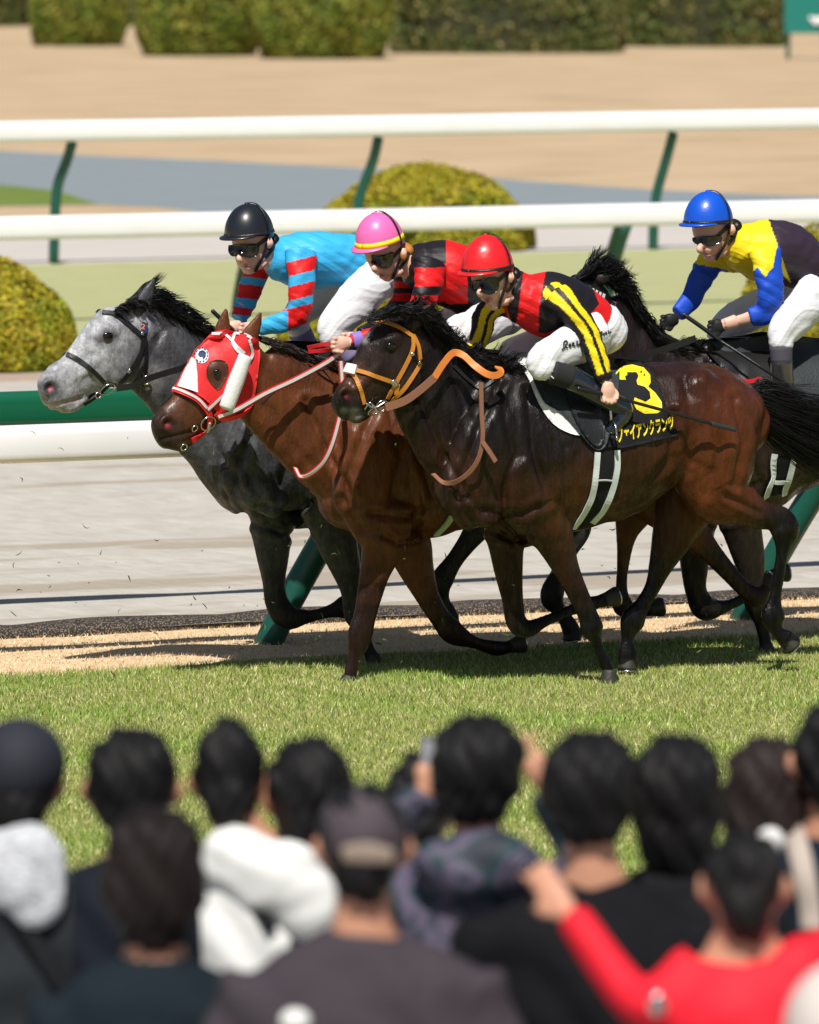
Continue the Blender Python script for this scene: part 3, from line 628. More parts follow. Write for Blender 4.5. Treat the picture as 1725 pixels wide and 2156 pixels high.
def hairs(name, roots, tips_fn, n, r0, parent, mt, seg=6, sd=3):
    """many thin tapering locks; roots: list of 3-D points (polyline), tips_fn(t, root)-> list of offsets"""
    g = Geo(); RP = crom(np.array(roots), 12); L = len(RP) - 1; V = []; Fc = []; cnt = 0
    for i in range(n):
        t = rng.uniform(0, 1) * L; k = int(t); f = t - k; p = RP[k] * (1 - f) + RP[min(k + 1, L)] * f
        pts = np.array([p + o for o in tips_fn(t / L)]); A = crom(pts, 3); m = len(A)
        T = np.gradient(A, axis=0); T /= np.linalg.norm(T, axis=1)[:, None] + 1e-9; rr = r0 * rng.uniform(.6, 1.4)
        for j in range(m):
            B = np.cross(T[j], [.3, .2, .9]); B /= np.linalg.norm(B) + 1e-9; C2 = np.cross(T[j], B); r = rr * (1 - (j / (m - 1)) ** 2 * .9)
            for q in range(3): a = q * 2.094; V.append(A[j] + (B * math.cos(a) + C2 * math.sin(a)) * r)
        for j in range(m - 1):
            for q in range(3): a = cnt + j * 3 + q; b = cnt + j * 3 + (q + 1) % 3; Fc.append((a, b, b + 3, a + 3))
        cnt += m * 3
    return mk(name, V, Fc, mt, parent)
BLK = (.0055, .005, .0052)
# ---- horse with the number cloth (nearest)
H3 = dict(w=-27.5, at=(1280, 1435), label='nearest dark bay racehorse galloping left with cloth number 3', mat=coat_mat('coat_dark_bay', .34, None, .30, .2),
 group='racehorses galloping to the left', base=(.048, .018, .009), legcol=BLK, legt=.36, eye=(825, 729),
 shapes=[('torso', [(965, 1045, 62, .12), (1000, 1000, 120, .19), (1060, 965, 190, .23), (1130, 958, 186, .26), (1200, 953, 166, .285), (1280, 936, 156, .29), (1360, 899, 137, .275), (1430, 873, 114, .26), (1490, 875, 108, .265), (1545, 890, 88, .21), (1572, 905, 62, .13)]),
  ('neck', [(874, 764, 80, .065), (922, 840, 104, .078), (982, 902, 130, .11), (1045, 950, 165, .18)]),
  ('neck', [(885, 685, 24, .035), (915, 712, 36, .04), (960, 755, 42, .05), (1010, 800, 50, .06), (1060, 830, 60, .08)]),
  ('torso', [(1070, 850, 50, .07, .09), (1035, 920, 70, .10, .15), (1000, 1010, 66, .10, .14), (1010, 1080, 55, .09, .12)]),
  ('torso', [(1070, 850, 50, .07, -.09), (1035, 920, 70, .10, -.15), (1000, 1010, 66, .10, -.14), (1010, 1080, 55, .09, -.12)]),
  ('torso', [(1090, 980, 55, .08, .17), (1120, 1050, 70, .09, .15), (1150, 1100, 55, .08, .12)]),
  ('torso', [(1455, 820, 60, .11, .13), (1500, 900, 85, .13, .15), (1500, 980, 85, .12, .14), (1470, 1010, 60, .1, .13)]),
  ('torso', [(1455, 820, 60, .11, -.13), (1500, 900, 85, .13, -.15), (1490, 980, 80, .12, -.14)]),
  ('torso', [(1410, 860, 45, .06, .2), (1425, 930, 38, .05, .2), (1432, 985, 30, .05, .17)]),
  ('head', [(876, 710, 56, .07), (845, 742, 80, .092), (812, 775, 76, .092), (780, 806, 58, .074), (752, 832, 44, .058), (732, 848, 40, .056), (718, 858, 30, .046)]),
  ('head', [(868, 790, 40, .045, .05), (848, 812, 44, .04, .055), (828, 822, 30, .03, .045)]), ('head', [(868, 790, 40, .045, -.05), (848, 812, 44, .04, -.055), (828, 822, 30, .03, -.045)]),
  ('head', [(842, 716, 16, .02, .075), (822, 722, 17, .02, .08), (806, 735, 12, .015, .07)]), ('head', [(842, 716, 16, .02, -.075), (822, 722, 17, .02, -.08), (806, 735, 12, .015, -.07)]),
  ('head', [(800, 770, 10, .012, .075), (775, 800, 10, .012, .064), (752, 822, 8, .01, .054)]),
  ('head', [(735, 822, 15, .018, .04), (726, 832, 16, .02, .045), (722, 846, 13, .016, .042)]), ('head', [(735, 822, 15, .018, -.04), (726, 832, 16, .02, -.045), (722, 846, 13, .016, -.042)]),
  ('head', [(770, 868, 14, .03), (750, 878, 14, .034), (738, 878, 9, .025)]),
  ('ear', [(866, 688, 15, .03, .06), (882, 668, 16, .024, .07), (896, 652, 11, .016, .075), (908, 641, 4, .008, .08)]),
  ('ear', [(858, 678, 14, .03, -.06), (876, 664, 14, .024, -.07), (896, 650, 9, .016, -.075), (910, 643, 4, .008, -.08)])],
 legs=[('leg_fn', [(1130, 1065, 70, .085, .13), (1158, 1110, 56, .075, .13), (1170, 1140, 44, .065, .12), (1194, 1200, 33, .055, .12), (1224, 1264, 26, .045, .12), (1240, 1300, 26, .042, .12), (1247, 1325, 24, .036, .12), (1256, 1350, 17, .026, .12), (1266, 1378, 16, .026, .12), (1273, 1396, 20, .03, .12), (1281, 1412, 17, .028, .12), (1286, 1432, 23, .042, .12)]),
  ('leg_ff', [(1062, 1090, 52, .08, -.12), (1066, 1145, 38, .065, -.13), (1071, 1200, 32, .05, -.13), (1080, 1264, 25, .042, -.13), (1088, 1310, 27, .042, -.13), (1112, 1324, 24, .038, -.13), (1150, 1307, 17, .028, -.13), (1205, 1284, 17, .028, -.13), (1240, 1274, 22, .033, -.13), (1262, 1266, 19, .033, -.13), (1292, 1258, 23, .045, -.13)]),
  ('leg_hn', [(1490, 960, 92, .12, .13), (1515, 1030, 78, .10, .13), (1560, 1062, 50, .08, .13), (1605, 1085, 37, .058, .13), (1643, 1092, 33, .045, .13), (1653, 1118, 30, .042, .13), (1648, 1160, 20, .03, .13), (1640, 1210, 18, .028, .13), (1632, 1262, 19, .03, .13), (1628, 1298, 25, .036, .13), (1636, 1328, 19, .032, .13), (1655, 1345, 24, .043, .13), (1668, 1358, 28, .048, .13)]),
  ('leg_hf', [(1470, 990, 80, .11, -.13), (1440, 1070, 62, .09, -.13), (1412, 1140, 44, .06, -.13), (1392, 1190, 32, .045, -.13), (1375, 1235, 21, .032, -.13), (1352, 1275, 21, .032, -.13), (1332, 1308, 25, .036, -.13), (1321, 1345, 18, .03, -.13), (1322, 1375, 24, .043, -.13), (1325, 1402, 26, .048, -.13)])],
 dents=[(731, 833, 11, .026)], grooves=[((736, 874), (795, 868), 3.5, .007), ((1425, 1000), (1340, 1060), 8, .006), ((1150, 1000), (1200, 1110), 12, .006), ((950, 960), (1010, 1080), 12, .006), ((1500, 1010), (1520, 940), 14, .004), ((890, 820), (960, 960), 10, .007)],
 paint=[(1560, 900, 150, (.17, .045, .016), .95), (1500, 1030, 110, (.20, .055, .018), .95), (1240, 1040, 110, (.15, .055, .014), .85), (1150, 900, 130, (.016, .012, .011), .9), (1060, 850, 150, (.013, .011, .011), .9), (930, 800, 150, (.014, .011, .011), .95),
        (1180, 820, 150, (.018, .013, .012), .8), (1080, 1040, 60, (.06, .022, .010), .7), (985, 1000, 40, (.09, .034, .013), .6), (1360, 900, 60, (.07, .024, .011), .6), (930, 960, 40, (.055, .022, .010), .5), (1400, 780, 90, (.03, .014, .011), .8), (1650, 1100, 60, (.014, .012, .012), .9), (1350, 1000, 90, (.06, .022, .009), .6)],
 headcol=(.036, .022, .018), muzcol=(.016, .014, .014),
 headpaint=[(745, 797, 34, (.17, .062, .032), .85), (840, 800, 26, (.06, .03, .02), .6), (790, 745, 24, (.055, .033, .026), .6), (790, 830, 22, (.06, .028, .016), .7), (825, 729, 11, (.006, .005, .005), .9), (768, 716, 8, (.5, .5, .5), .8), (776, 704, 7, (.45, .45, .45), .6), (731, 833, 15, (.005, .004, .004), .95), (733, 835, 7, (.22, .035, .04), 1), (748, 874, 13, (.5, .48, .43), .85), (725, 866, 9, (.3, .29, .26), .5)],
 lines=[((738, 874), (790, 868), 3, (.2, .19, .17), .6), ((800, 722), (845, 716), 3, (.008, .007, .007), .6)])
# ---- chestnut with the red hood
H2 = dict(anat=(-240, 5), anatcut=1400, w=-28.1, at=(733, 1449), label='chestnut racehorse in red and white hood between the grey and the nearest horse', mat=coat_mat('coat_chestnut', .40, None, .30, .22),
 group='racehorses galloping to the left', base=(.20, .062, .022), legcol=(.035, .014, .011), legt=.36, eye=(457, 783),
 shapes=[('torso', [(722, 1070, 58, .12), (762, 1010, 128, .19), (825, 958, 190, .23), (900, 952, 184, .26), (980, 946, 168, .285), (1100, 942, 162, .29), (1220, 942, 160, .285), (1310, 935, 150, .27), (1370, 925, 120, .23), (1405, 925, 84, .15)]),
  ('neck', [(545, 800, 88, .07), (605, 842, 106, .085), (680, 892, 128, .12), (765, 938, 158, .18)]),
  ('torso', [(830, 850, 50, .07, .09), (795, 920, 70, .10, .15), (765, 1010, 66, .10, .14), (780, 1080, 55, .09, .12)]), ('torso', [(830, 850, 50, .07, -.09), (795, 920, 70, .10, -.15), (765, 1010, 66, .10, -.14), (780, 1080, 55, .09, -.12)]),
  ('head', [(523, 742, 56, .07), (490, 785, 82, .092), (455, 815, 76, .092), (422, 845, 60, .074), (392, 872, 47, .058), (364, 898, 48, .057), (338, 911, 37, .047)]),
  ('head', [(505, 820, 38, .045, .05), (480, 840, 42, .04, .055), (455, 850, 30, .03, .045)]), ('head', [(505, 820, 38, .045, -.05), (480, 840, 42, .04, -.055), (455, 850, 30, .03, -.045)]),
  ('head', [(476, 770, 17, .02, .075), (454, 775, 18, .02, .08), (438, 790, 12, .015, .07)]), ('head', [(476, 770, 17, .02, -.075), (454, 775, 18, .02, -.08), (438, 790, 12, .015, -.07)]),
  ('head', [(360, 882, 15, .018, .04), (350, 892, 17, .02, .046), (344, 906, 13, .016, .042)]), ('head', [(360, 882, 15, .018, -.04), (350, 892, 17, .02, -.046), (344, 906, 13, .016, -.042)]),
  ('head', [(400, 922, 15, .03), (378, 934, 16, .036), (358, 936, 11, .026)]),
  ('ear', [(512, 732, 18, .03, .06), (526, 708, 19, .022, .07), (540, 680, 12, .014, .07), (549, 658, 4, .008, .07)]), ('ear', [(468, 706, 16, .03, -.05), (470, 688, 16, .022, -.05), (473, 668, 10, .014, -.05), (476, 651, 4, .008, -.05)])],
 legs=[('leg_fn', [(800, 1080, 76, .09, .12), (805, 1125, 58, .08, .12), (804, 1155, 47, .07, .12), (790, 1205, 38, .058, .12), (779, 1250, 32, .05, .12), (769, 1295, 28, .044, .12), (760, 1330, 31, .045, .12), (755, 1355, 27, .038, .12), (746, 1385, 20, .03, .12), (739, 1415, 19, .03, .12), (733, 1445, 19, .034, .12)]),
  ('leg_ff', [(842, 1100, 62, .08, -.12), (862, 1151, 50, .07, -.13), (880, 1205, 38, .056, -.13), (902, 1258, 30, .046, -.13), (928, 1302, 27, .042, -.13), (955, 1332, 25, .036, -.13), (1000, 1353, 19, .029, -.13), (1045, 1365, 21, .031, -.13), (1072, 1362, 19, .032, -.13), (1094, 1356, 21, .042, -.13)]),
  ('leg_h1', [(1330, 1000, 85, .12, -.13), (1335, 1065, 52, .075, -.13), (1320, 1125, 24, .04, -.13), (1312, 1190, 17, .027, -.13), (1309, 1240, 18, .028, -.13), (1312, 1275, 22, .034, -.13), (1340, 1287, 17, .03, -.13), (1368, 1283, 20, .042, -.13), (1385, 1279, 20, .045, -.13)]),
  ('leg_h2', [(1330, 960, 100, .14, .13), (1395, 1040, 74, .10, .13), (1455, 1115, 42, .058, .13), (1490, 1155, 31, .044, .13), (1530, 1200, 24, .034, .13), (1565, 1238, 22, .032, .13), (1595, 1257, 22, .034, .13), (1613, 1240, 17, .03, .13), (1628, 1222, 20, .044, .13)])],
 dents=[(355, 892, 12, .028)], grooves=[((338, 925), (418, 905), 3.5, .008), ((700, 900), (745, 1060), 12, .007), ((560, 860), (650, 980), 12, .007), ((860, 1010), (900, 1130), 12, .006), ((720, 950), (760, 960), 12, .004)],
 paint=[(640, 745, 55, (.075, .027, .014), .7), (980, 1050, 120, (.17, .058, .016), .6), (660, 900, 60, (.17, .055, .022), .5), (700, 1080, 50, (.09, .03, .014), .5)],
 headcol=(.17, .06, .026), muzcol=(.05, .03, .024),
 headpaint=[(354, 892, 20, (.009, .006, .005), .95), (355, 897, 8, (.42, .06, .07), 1), (335, 890, 12, (.1, .05, .035), .6), (378, 940, 14, (.13, .09, .06), .6), (345, 925, 10, (.09, .06, .045), .5), (400, 870, 24, (.17, .065, .03), .5)],
 lines=[((338, 926), (415, 906), 3, (.03, .015, .012), .8)])
# ---- grey
H1 = dict(dark=.95, anat=(-475, -10), anatcut=1400, w=-28.72, at=(790, 1402), label='dappled grey racehorse leading farthest left beneath the turquoise rider', mat=coat_mat('coat_grey', .5, None, .3, .25, dapple=.28),
 group='racehorses galloping to the left', base=(.052, .054, .062), legcol=(.02, .019, .022), legt=.30, eye=(228, 707),
 shapes=[('torso', [(490, 1030, 56, .12), (530, 985, 122, .19), (590, 935, 176, .23), (670, 930, 180, .26), (760, 920, 168, .285), (860, 915, 160, .29), (960, 912, 156, .285), (1050, 908, 145, .27), (1110, 905, 115, .22), (1142, 908, 78, .14)]),
  ('neck', [(322, 745, 86, .07), (378, 790, 98, .085), (455, 860, 122, .12), (535, 922, 152, .18)]),
  ('neck', [(300, 650, 26, .035), (340, 672, 34, .04), (390, 712, 42, .045), (440, 745, 46, .055), (500, 790, 60, .07)]),
  ('torso', [(600, 830, 50, .07, .10), (570, 900, 70, .10, .15), (535, 985, 64, .10, .14), (545, 1050, 52, .09, .12)]), ('torso', [(600, 830, 50, .07, -.10), (570, 900, 70, .10, -.15), (535, 985, 64, .10, -.14), (545, 1050, 52, .09, -.12)]),
  ('torso', [(520, 1010, 32, .05, .19), (545, 1035, 36, .05, .2), (585, 1060, 30, .05, .2)]),
  ('head', [(298, 682, 54, .07), (262, 716, 80, .092), (225, 742, 74, .092), (190, 768, 60, .074), (158, 792, 48, .058), (126, 815, 50, .057), (99, 828, 38, .048)]),
  ('head', [(282, 745, 38, .045, .05), (256, 768, 42, .04, .055), (230, 776, 30, .03, .045)]), ('head', [(282, 745, 38, .045, -.05), (256, 768, 42, .04, -.055), (230, 776, 30, .03, -.045)]),
  ('head', [(248, 694, 17, .02, .075), (226, 700, 18, .02, .08), (208, 714, 12, .015, .07)]), ('head', [(248, 694, 17, .02, -.075), (226, 700, 18, .02, -.08), (208, 714, 12, .015, -.07)]),
  ('head', [(215, 745, 10, .012, .075), (185, 775, 10, .012, .064), (160, 800, 8, .01, .054)]),
  ('head', [(114, 806, 16, .018, .04), (104, 816, 18, .02, .046), (98, 830, 14, .016, .042)]), ('head', [(114, 806, 16, .018, -.04), (104, 816, 18, .02, -.046), (98, 830, 14, .016, -.042)]),
  ('head', [(175, 838, 14, .03), (150, 852, 17, .036), (130, 858, 12, .026)]),
  ('ear', [(290, 658, 15, .03, .05), (302, 636, 17, .022, .06), (314, 610, 12, .014, .06), (324, 588, 4, .008, .06)]), ('ear', [(276, 648, 14, .03, -.05), (290, 630, 14, .022, -.06), (306, 608, 10, .014, -.06), (318, 592, 4, .008, -.06)])],
 legs=[('leg_ff', [(572, 1075, 52, .08, -.12), (573, 1125, 42, .068, -.13), (575, 1180, 34, .052, -.13), (577, 1225, 29, .044, -.13), (583, 1268, 30, .044, -.13), (606, 1299, 27, .04, -.13), (650, 1298, 20, .03, -.13), (695, 1287, 20, .03, -.13), (730, 1277, 25, .033, -.13), (756, 1270, 20, .032, -.13), (778, 1262, 22, .043, -.13)]),
  ('leg_fn', [(700, 1070, 66, .085, .12), (708, 1130, 46, .07, .12), (728, 1195, 34, .052, .12), (741, 1245, 28, .044, .12), (752, 1292, 27, .042, .12), (762, 1325, 21, .032, .12), (774, 1360, 17, .028, .12), (782, 1380, 20, .032, .12), (790, 1398, 22, .042, .12)]),
  ('leg_h1', [(1050, 990, 92, .12, .13), (1035, 1060, 54, .08, .13), (1000, 1120, 28, .045, .13), (960, 1176, 21, .03, .13), (930, 1225, 23, .034, .13), (934, 1262, 18, .03, .13), (944, 1285, 20, .042, .13), (950, 1305, 22, .046, .13)]),
  ('leg_h2', [(1090, 985, 92, .12, -.13), (1170, 1050, 56, .08, -.13), (1218, 1105, 32, .048, -.13), (1198, 1160, 21, .032, -.13), (1178, 1205, 21, .03, -.13), (1163, 1255, 25, .034, -.13), (1180, 1288, 19, .03, -.13), (1198, 1316, 22, .042, -.13), (1208, 1340, 24, .046, -.13)])],
 dents=[(107, 818, 12, .028)], grooves=[((98, 858), (172, 838), 3.5, .008), ((500, 960), (560, 1060), 12, .008), ((350, 840), (440, 960), 12, .007), ((640, 1000), (660, 1100), 12, .006), ((170, 760), (215, 740), 8, .004)],
 paint=[(380, 760, 110, (.045, .045, .05), .7), (335, 790, 30, (.22, .22, .24), .6), (640, 1050, 130, (.04, .042, .05), .6), (545, 1045, 28, (.13, .13, .14), .6), (480, 930, 60, (.09, .09, .10), .6), (420, 830, 40, (.12, .12, .13), .5), (470, 1000, 60, (.05, .05, .056), .5)],
 headcol=(.42, .43, .46), muzcol=(.30, .30, .33),
 headpaint=[(292, 765, 58, (.05, .05, .056), .9), (200, 715, 15, (.16, .16, .18), .55), (250, 745, 22, (.24, .24, .26), .5), (335, 715, 44, (.06, .06, .066), .7), (228, 707, 17, (.06, .06, .065), .85), (262, 690, 14, (.09, .09, .1), .5), (244, 672, 12, (.2, .2, .22), .5), (160, 740, 30, (.58, .59, .62), .6), (320, 790, 26, (.24, .24, .25), .6), (215, 680, 22, (.5, .5, .53), .5), (106, 817, 24, (.03, .03, .033), .9), (105, 816, 15, (.01, .01, .01), .9), (109, 820, 7, (.60, .14, .19), 1), (120, 830, 14, (.10, .10, .11), .5), (165, 840, 12, (.42, .32, .3), .5), (225, 706, 16, (.09, .09, .1), .55), (232, 690, 10, (.42, .42, .45), .3)],
 lines=[((100, 860), (168, 840), 3, (.5, .33, .3), .7), ((118, 868), (140, 862), 4, (.4, .33, .28), .4)])
# ---- black horse behind
H4 = dict(anat=(440, -40), anatcut=1400, w=-28.35, at=(1616, 1385), label='nearly black racehorse at the back right beneath the blue helmeted rider', mat=coat_mat('coat_black', .38, None, .3, .3),
 group='racehorses galloping to the left', base=(.022, .013, .011), legcol=(.014, .012, .012), legt=.40, eye=(1178, 655),
 shapes=[('torso', [(1405, 1030, 60, .12), (1430, 985, 130, .19), (1490, 930, 190, .23), (1570, 908, 182, .26), (1640, 888, 160, .28), (1720, 872, 146, .29), (1800, 860, 140, .285), (1890, 850, 138, .27), (1960, 860, 105, .22), (1995, 870, 75, .14)]),
  ('neck', [(1258, 668, 80, .07), (1302, 745, 96, .085), (1365, 815, 122, .12), (1440, 880, 158, .18)]),
  ('torso', [(1500, 840, 55, .07, .09), (1480, 900, 70, .10, .15), (1450, 985, 64, .10, .14), (1470, 1050, 52, .09, .12)]),
  ('head', [(1243, 610, 50, .07), (1222, 650, 74, .09), (1198, 690, 68, .09), (1175, 728, 54, .072), (1158, 758, 42, .056), (1146, 780, 38, .054), (1138, 796, 30, .045)]),
  ('ear', [(1262, 590, 14, .03, .06), (1282, 578, 12, .02, .07), (1302, 572, 5, .01, .07)]), ('ear', [(1255, 585, 14, .03, -.06), (1275, 572, 12, .02, -.07), (1296, 566, 5, .01, -.07)])],
 legs=[('leg_ff', [(1462, 1080, 52, .08, -.12), (1464, 1140, 38, .062, -.13), (1463, 1195, 31, .048, -.13), (1466, 1245, 26, .042, -.13), (1486, 1280, 27, .04, -.13), (1530, 1276, 18, .029, -.13), (1575, 1254, 18, .028, -.13), (1605, 1232, 21, .032, -.13), (1630, 1210, 18, .03, -.13), (1650, 1206, 22, .042, -.13)]),
  ('leg_fn', [(1552, 1040, 66, .085, .12), (1562, 1107, 44, .068, .12), (1578, 1175, 36, .052, .12), (1588, 1230, 30, .045, .12), (1597, 1272, 28, .042, .12), (1604, 1308, 21, .031, .12), (1610, 1345, 18, .028, .12), (1616, 1375, 22, .04, .12)]),
  ('leg_h1', [(1930, 960, 92, .12, .13), (1960, 1050, 54, .08, .13), (2010, 1110, 32, .048, .13), (2015, 1190, 20, .03, .13), (2020, 1260, 20, .03, .13), (2035, 1310, 23, .036, .13), (2050, 1340, 22, .045, .13)]),
  ('leg_h2', [(1900, 980, 92, .12, -.13), (1870, 1070, 54, .08, -.13), (1860, 1130, 32, .048, -.13), (1835, 1190, 20, .03, -.13), (1810, 1250, 22, .03, -.13), (1800, 1300, 22, .036, -.13), (1798, 1330, 22, .045, -.13)])],
 dents=[(1142, 775, 8, .02)], grooves=[((1600, 900), (1640, 1040), 12, .006)], paint=[(1640, 1030, 60, (.06, .028, .016), .7), (1520, 900, 120, (.05, .02, .013), .5)], headcol=(.018, .013, .012), muzcol=(.012, .011, .011))
horses = {}
for k, sp_h in (('H1', H1), ('H2', H2), ('H3', H3), ('H4', H4)): horses[k] = (*build_horse(sp_h), sp_h['w'])
# manes and tails
def mane(px, w, parent, n, ln, lift, curl=.006, mt=None, name='mane', r0=.0028, spread=.03, down=.0):
    """locks lie back along the crest and hang down the near side, loose ends lift in the wind"""
    RP = crom(np.array([PT(x, y, w) for x, y in px]), 12); Tn = np.gradient(RP, axis=0); Tn /= np.linalg.norm(Tn, axis=1)[:, None]; L = len(RP) - 1
    paths = []; nc = max(8, n // 16)
    for c_ in range(nc):
        t = (c_ + rng.uniform(0, 1)) / nc * L; k0 = int(min(t, L)); loose = rng.uniform() < .13; l = ln * rng.uniform(.7, 1.15); ph = rng.uniform(0, 6); side = rng.uniform(.2, 1); up = lift * rng.uniform(.6, 1.5) if loose else lift * .25
        dn = (down + .25 * ln) * rng.uniform(.3, 1.2) * (0 if loose else 1); amp = curl * rng.uniform(.6, 2.)
        for _ in range(int(n / nc)):
            s1 = l * rng.uniform(.7, 1.1); r1, r2 = rng.normal(0, .006, 2); j1 = RP[k0] + Tn[k0] * rng.normal(0, .008) + NV * rng.normal(.004, .008) + ZV * rng.uniform(-.012, .012); o = []
            for q in range(6):
                f = q / 5; kk = min(L, k0 + int(f * 3)); dr = Tn[kk]
                o.append(j1 + dr * s1 * f + NV * (spread * side * math.sin(f * 1.9) * (0 if loose else 1) + r1 * f) + ZV * (up * f - dn * f ** 1.5 + r2 * f) + (ZV * math.sin(ph + f * 8) + NV * math.cos(ph + f * 8)) * amp * f)
            paths.append(np.array(o))
    V = []; Fc = []; cnt = 0
    for P_ in paths:
        A = crom(P_, 2); m = len(A); T = np.gradient(A, axis=0); T /= np.linalg.norm(T, axis=1)[:, None] + 1e-9; rr = r0 * rng.uniform(.6, 1.4)
        B = np.cross(T, [.3, .2, .9]); B /= np.linalg.norm(B, axis=1)[:, None] + 1e-9; C2 = np.cross(T, B); r = (rr * (1 - (np.arange(m) / (m - 1)) ** 3 * .9))[:, None]
        ring = np.stack([A + (B * math.cos(a) + C2 * math.sin(a)) * r for a in (0, 2.094, 4.188)], 1).reshape(-1, 3); V.append(ring)
        for j_ in range(m - 1):
            for q in range(3): a = cnt + j_ * 3 + q; b = cnt + j_ * 3 + (q + 1) % 3; Fc.append((a, b, b + 3, a + 3))
        cnt += m * 3
    return mk(name, np.concatenate(V), Fc, mt or M['black_hair'], parent)
mane([(270, 634), (300, 624), (345, 640), (385, 662), (430, 696), (470, 722), (520, 742)], -28.70, horses['H1'][0], 3200, .17, .05, down=.02, curl=.007)
mane([(245, 652), (270, 638), (305, 632)], -28.66, horses['H1'][0], 400, .07, .0, name='forelock', down=.02)
mane([(545, 712), (600, 728), (660, 752), (740, 772)], -28.08, horses['H2'][0], 1400, .09, .0, mt=M['brown_hair'])
mane([(845, 647), (890, 655), (930, 690), (965, 728), (1010, 748), (1060, 764)], -27.47, horses['H3'][0], 3000, .15, .05, curl=.016, down=.03, spread=.06)
mane([(775, 672), (810, 655), (850, 648), (880, 655)], -27.42, horses['H3'][0], 700, .10, .01, curl=.008, name='forelock', down=.02)
mane([(1225, 578), (1262, 572), (1300, 592), (1340, 640), (1375, 690), (1410, 722), (1450, 735)], -28.33, horses['H4'][0], 4200, .18, .045, curl=.014, down=.045, spread=.05)
mane([(1215, 585), (1240, 566), (1275, 566)], -28.30, horses['H4'][0], 600, .15, .045, curl=.018, name='forelock')
def tail(px, w, parent, n=900, mt=None, sp=.055):
    C = np.array([PT(x, y, w) for x, y in px])
    def tips(t):
        a = rng.normal(0, 1, 2); e = rng.uniform(.6, 1.02); o = []; ph = rng.uniform(0, 6)
        for i, c in enumerate(C[1:], 1):
            f = i / (len(C) - 1); o.append((C[0] + (c - C[0]) * e) - C[0] + NV * a[0] * .05 * f + ZV * a[1] * (.02 + sp * f ** .7) + (ZV * math.sin(ph + 5 * f) + NV * math.cos(ph + 5 * f)) * .008)
        return [NV * rng.normal(0, .014) + ZV * rng.normal(0, .016)] + o
    hairs('tail', [C[0] - DV * .03, C[0], C[0] + DV * .03], tips, n, .0026, parent, mt or M['black_hair'])
tail([(1570, 842), (1615, 862), (1670, 895), (1740, 930), (1820, 955)], -27.5, horses['H3'][0], 3200)
tail([(1395, 870), (1440, 885), (1490, 920), (1530, 960)], -28.15, horses['H2'][0], 300, M['brown_hair'])
tail([(1140, 870), (1180, 880), (1230, 910), (1270, 950)], -28.75, horses['H1'][0], 300)
tail([(1992, 830), (2050, 845), (2110, 880), (2170, 920)], -28.35, horses['H4'][0], 300)
# ------------------------------------------------------------------ bridles, saddles, cloths
E3, B3, V3, w3 = horses['H3']; E2, B2, V2_, w2 = horses['H2']; E1, B1, V1, w1 = horses['H1']; E4, B4, V4, w4 = horses['H4']
def straps(name, paths, bv, width, mt, parent, w, mirror=True, off=.007, label=None, thick=.006):
    g = Geo()
    for p in paths: strap(g, p, bv, width, off, w=w + .08, mirror=w if mirror else None, thick=thick)
    if name == 'buckle': g.each(name, mt, parent); return
    o = g.plain(name, mt, parent)
    if label: o['label'] = label
    return o
# nearest horse: orange bridle
straps('bridle', [[(768, 681), (800, 679), (835, 688), (868, 708)], [(868, 704), (880, 730), (884, 765)], [(868, 706), (868, 735), (850, 775), (832, 808), (815, 838)], [(726, 775), (760, 782), (800, 795), (838, 808)],
     [(737, 780), (752, 800), (760, 825), (766, 850)], [(884, 765), (870, 790), (845, 825), (815, 850)], [(838, 808), (834, 830)]], V3, .019, M['tan_leather'], E3, w3)
g = Geo()
strap(g, [(722, 784), (735, 778), (752, 780)], V3, .045, .012, w=w3, thick=.026); g.plain('noseband_fleece', M['white_felt'], E3)
g = Geo(); ring_px(g, 800, 850, 15, V3, w3 + .1, off=.018); ring_px(g, 782, 862, 9, V3, w3 + .1, off=.018, ax=1.6)
wire(g, [(772, 850, .07), (790, 858, .085), (812, 846, .09)], .005, w3); wire(g, [(768, 862, .06), (780, 848, .08), (796, 866, .085)], .004, w3); g.each('bit_link', M['steel'], E3)
straps('buckle', [[(824, 800), (834, 812)], [(866, 742), (868, 748)], [(880, 758), (882, 764)]], V3, .028, M['steel'], E3, w3, mirror=False, off=.014)
g = Geo(); air(g, [(812, 858, .11), (850, 845, .12), (880, 825, .13), (915, 795, .14)], .036, w3, .008); air(g, [(1013, 805, .31), (1014, 860, .31), (1016, 930, .31), (1000, 980, .29), (965, 1012, .24), (935, 1016, .16), (912, 998, .06)], .021, w3, .006)
air(g, [(1016, 930, .315), (1030, 950, .32), (1044, 972, .32)], .022, w3, .007); g.plain('rein', M['brown_leather'], E3)
g = Geo(); air(g, [(915, 795, .14), (935, 764, .14), (955, 743, .14), (975, 748, .17), (1000, 770, .24), (1025, 787, .27), (1045, 790, .27), (1056, 782, .25), (1048, 772, .2)], .032, w3, .006); g.plain('rein', M['orange_rubber'], E3)
straps('martingale', [[(955, 770), (985, 800), (1015, 818), (1040, 800)]], V3, .016, M['black_leather'], E3, w3, off=.006)
MR3 = w3
patch('saddle_pad', [(1080, 760), (1092, 768), (1112, 795), (1135, 850), (1165, 892), (1200, 912), (1228, 914), (1235, 880), (1200, 820), (1150, 770), (1120, 755), (1088, 748), (1076, 751)], V3, .012, M['white_felt'], E3, mirror=MR3, thick=.012, k=3)
patch('saddle', [(1112, 766), (1135, 758), (1200, 748), (1290, 752), (1305, 800), (1290, 870), (1280, 930), (1262, 948), (1243, 938), (1215, 905), (1180, 868), (1150, 850), (1135, 826), (1122, 796)], V3, .024, M['slate_cloth'], E3, mirror=MR3, thick=.014, k=3)
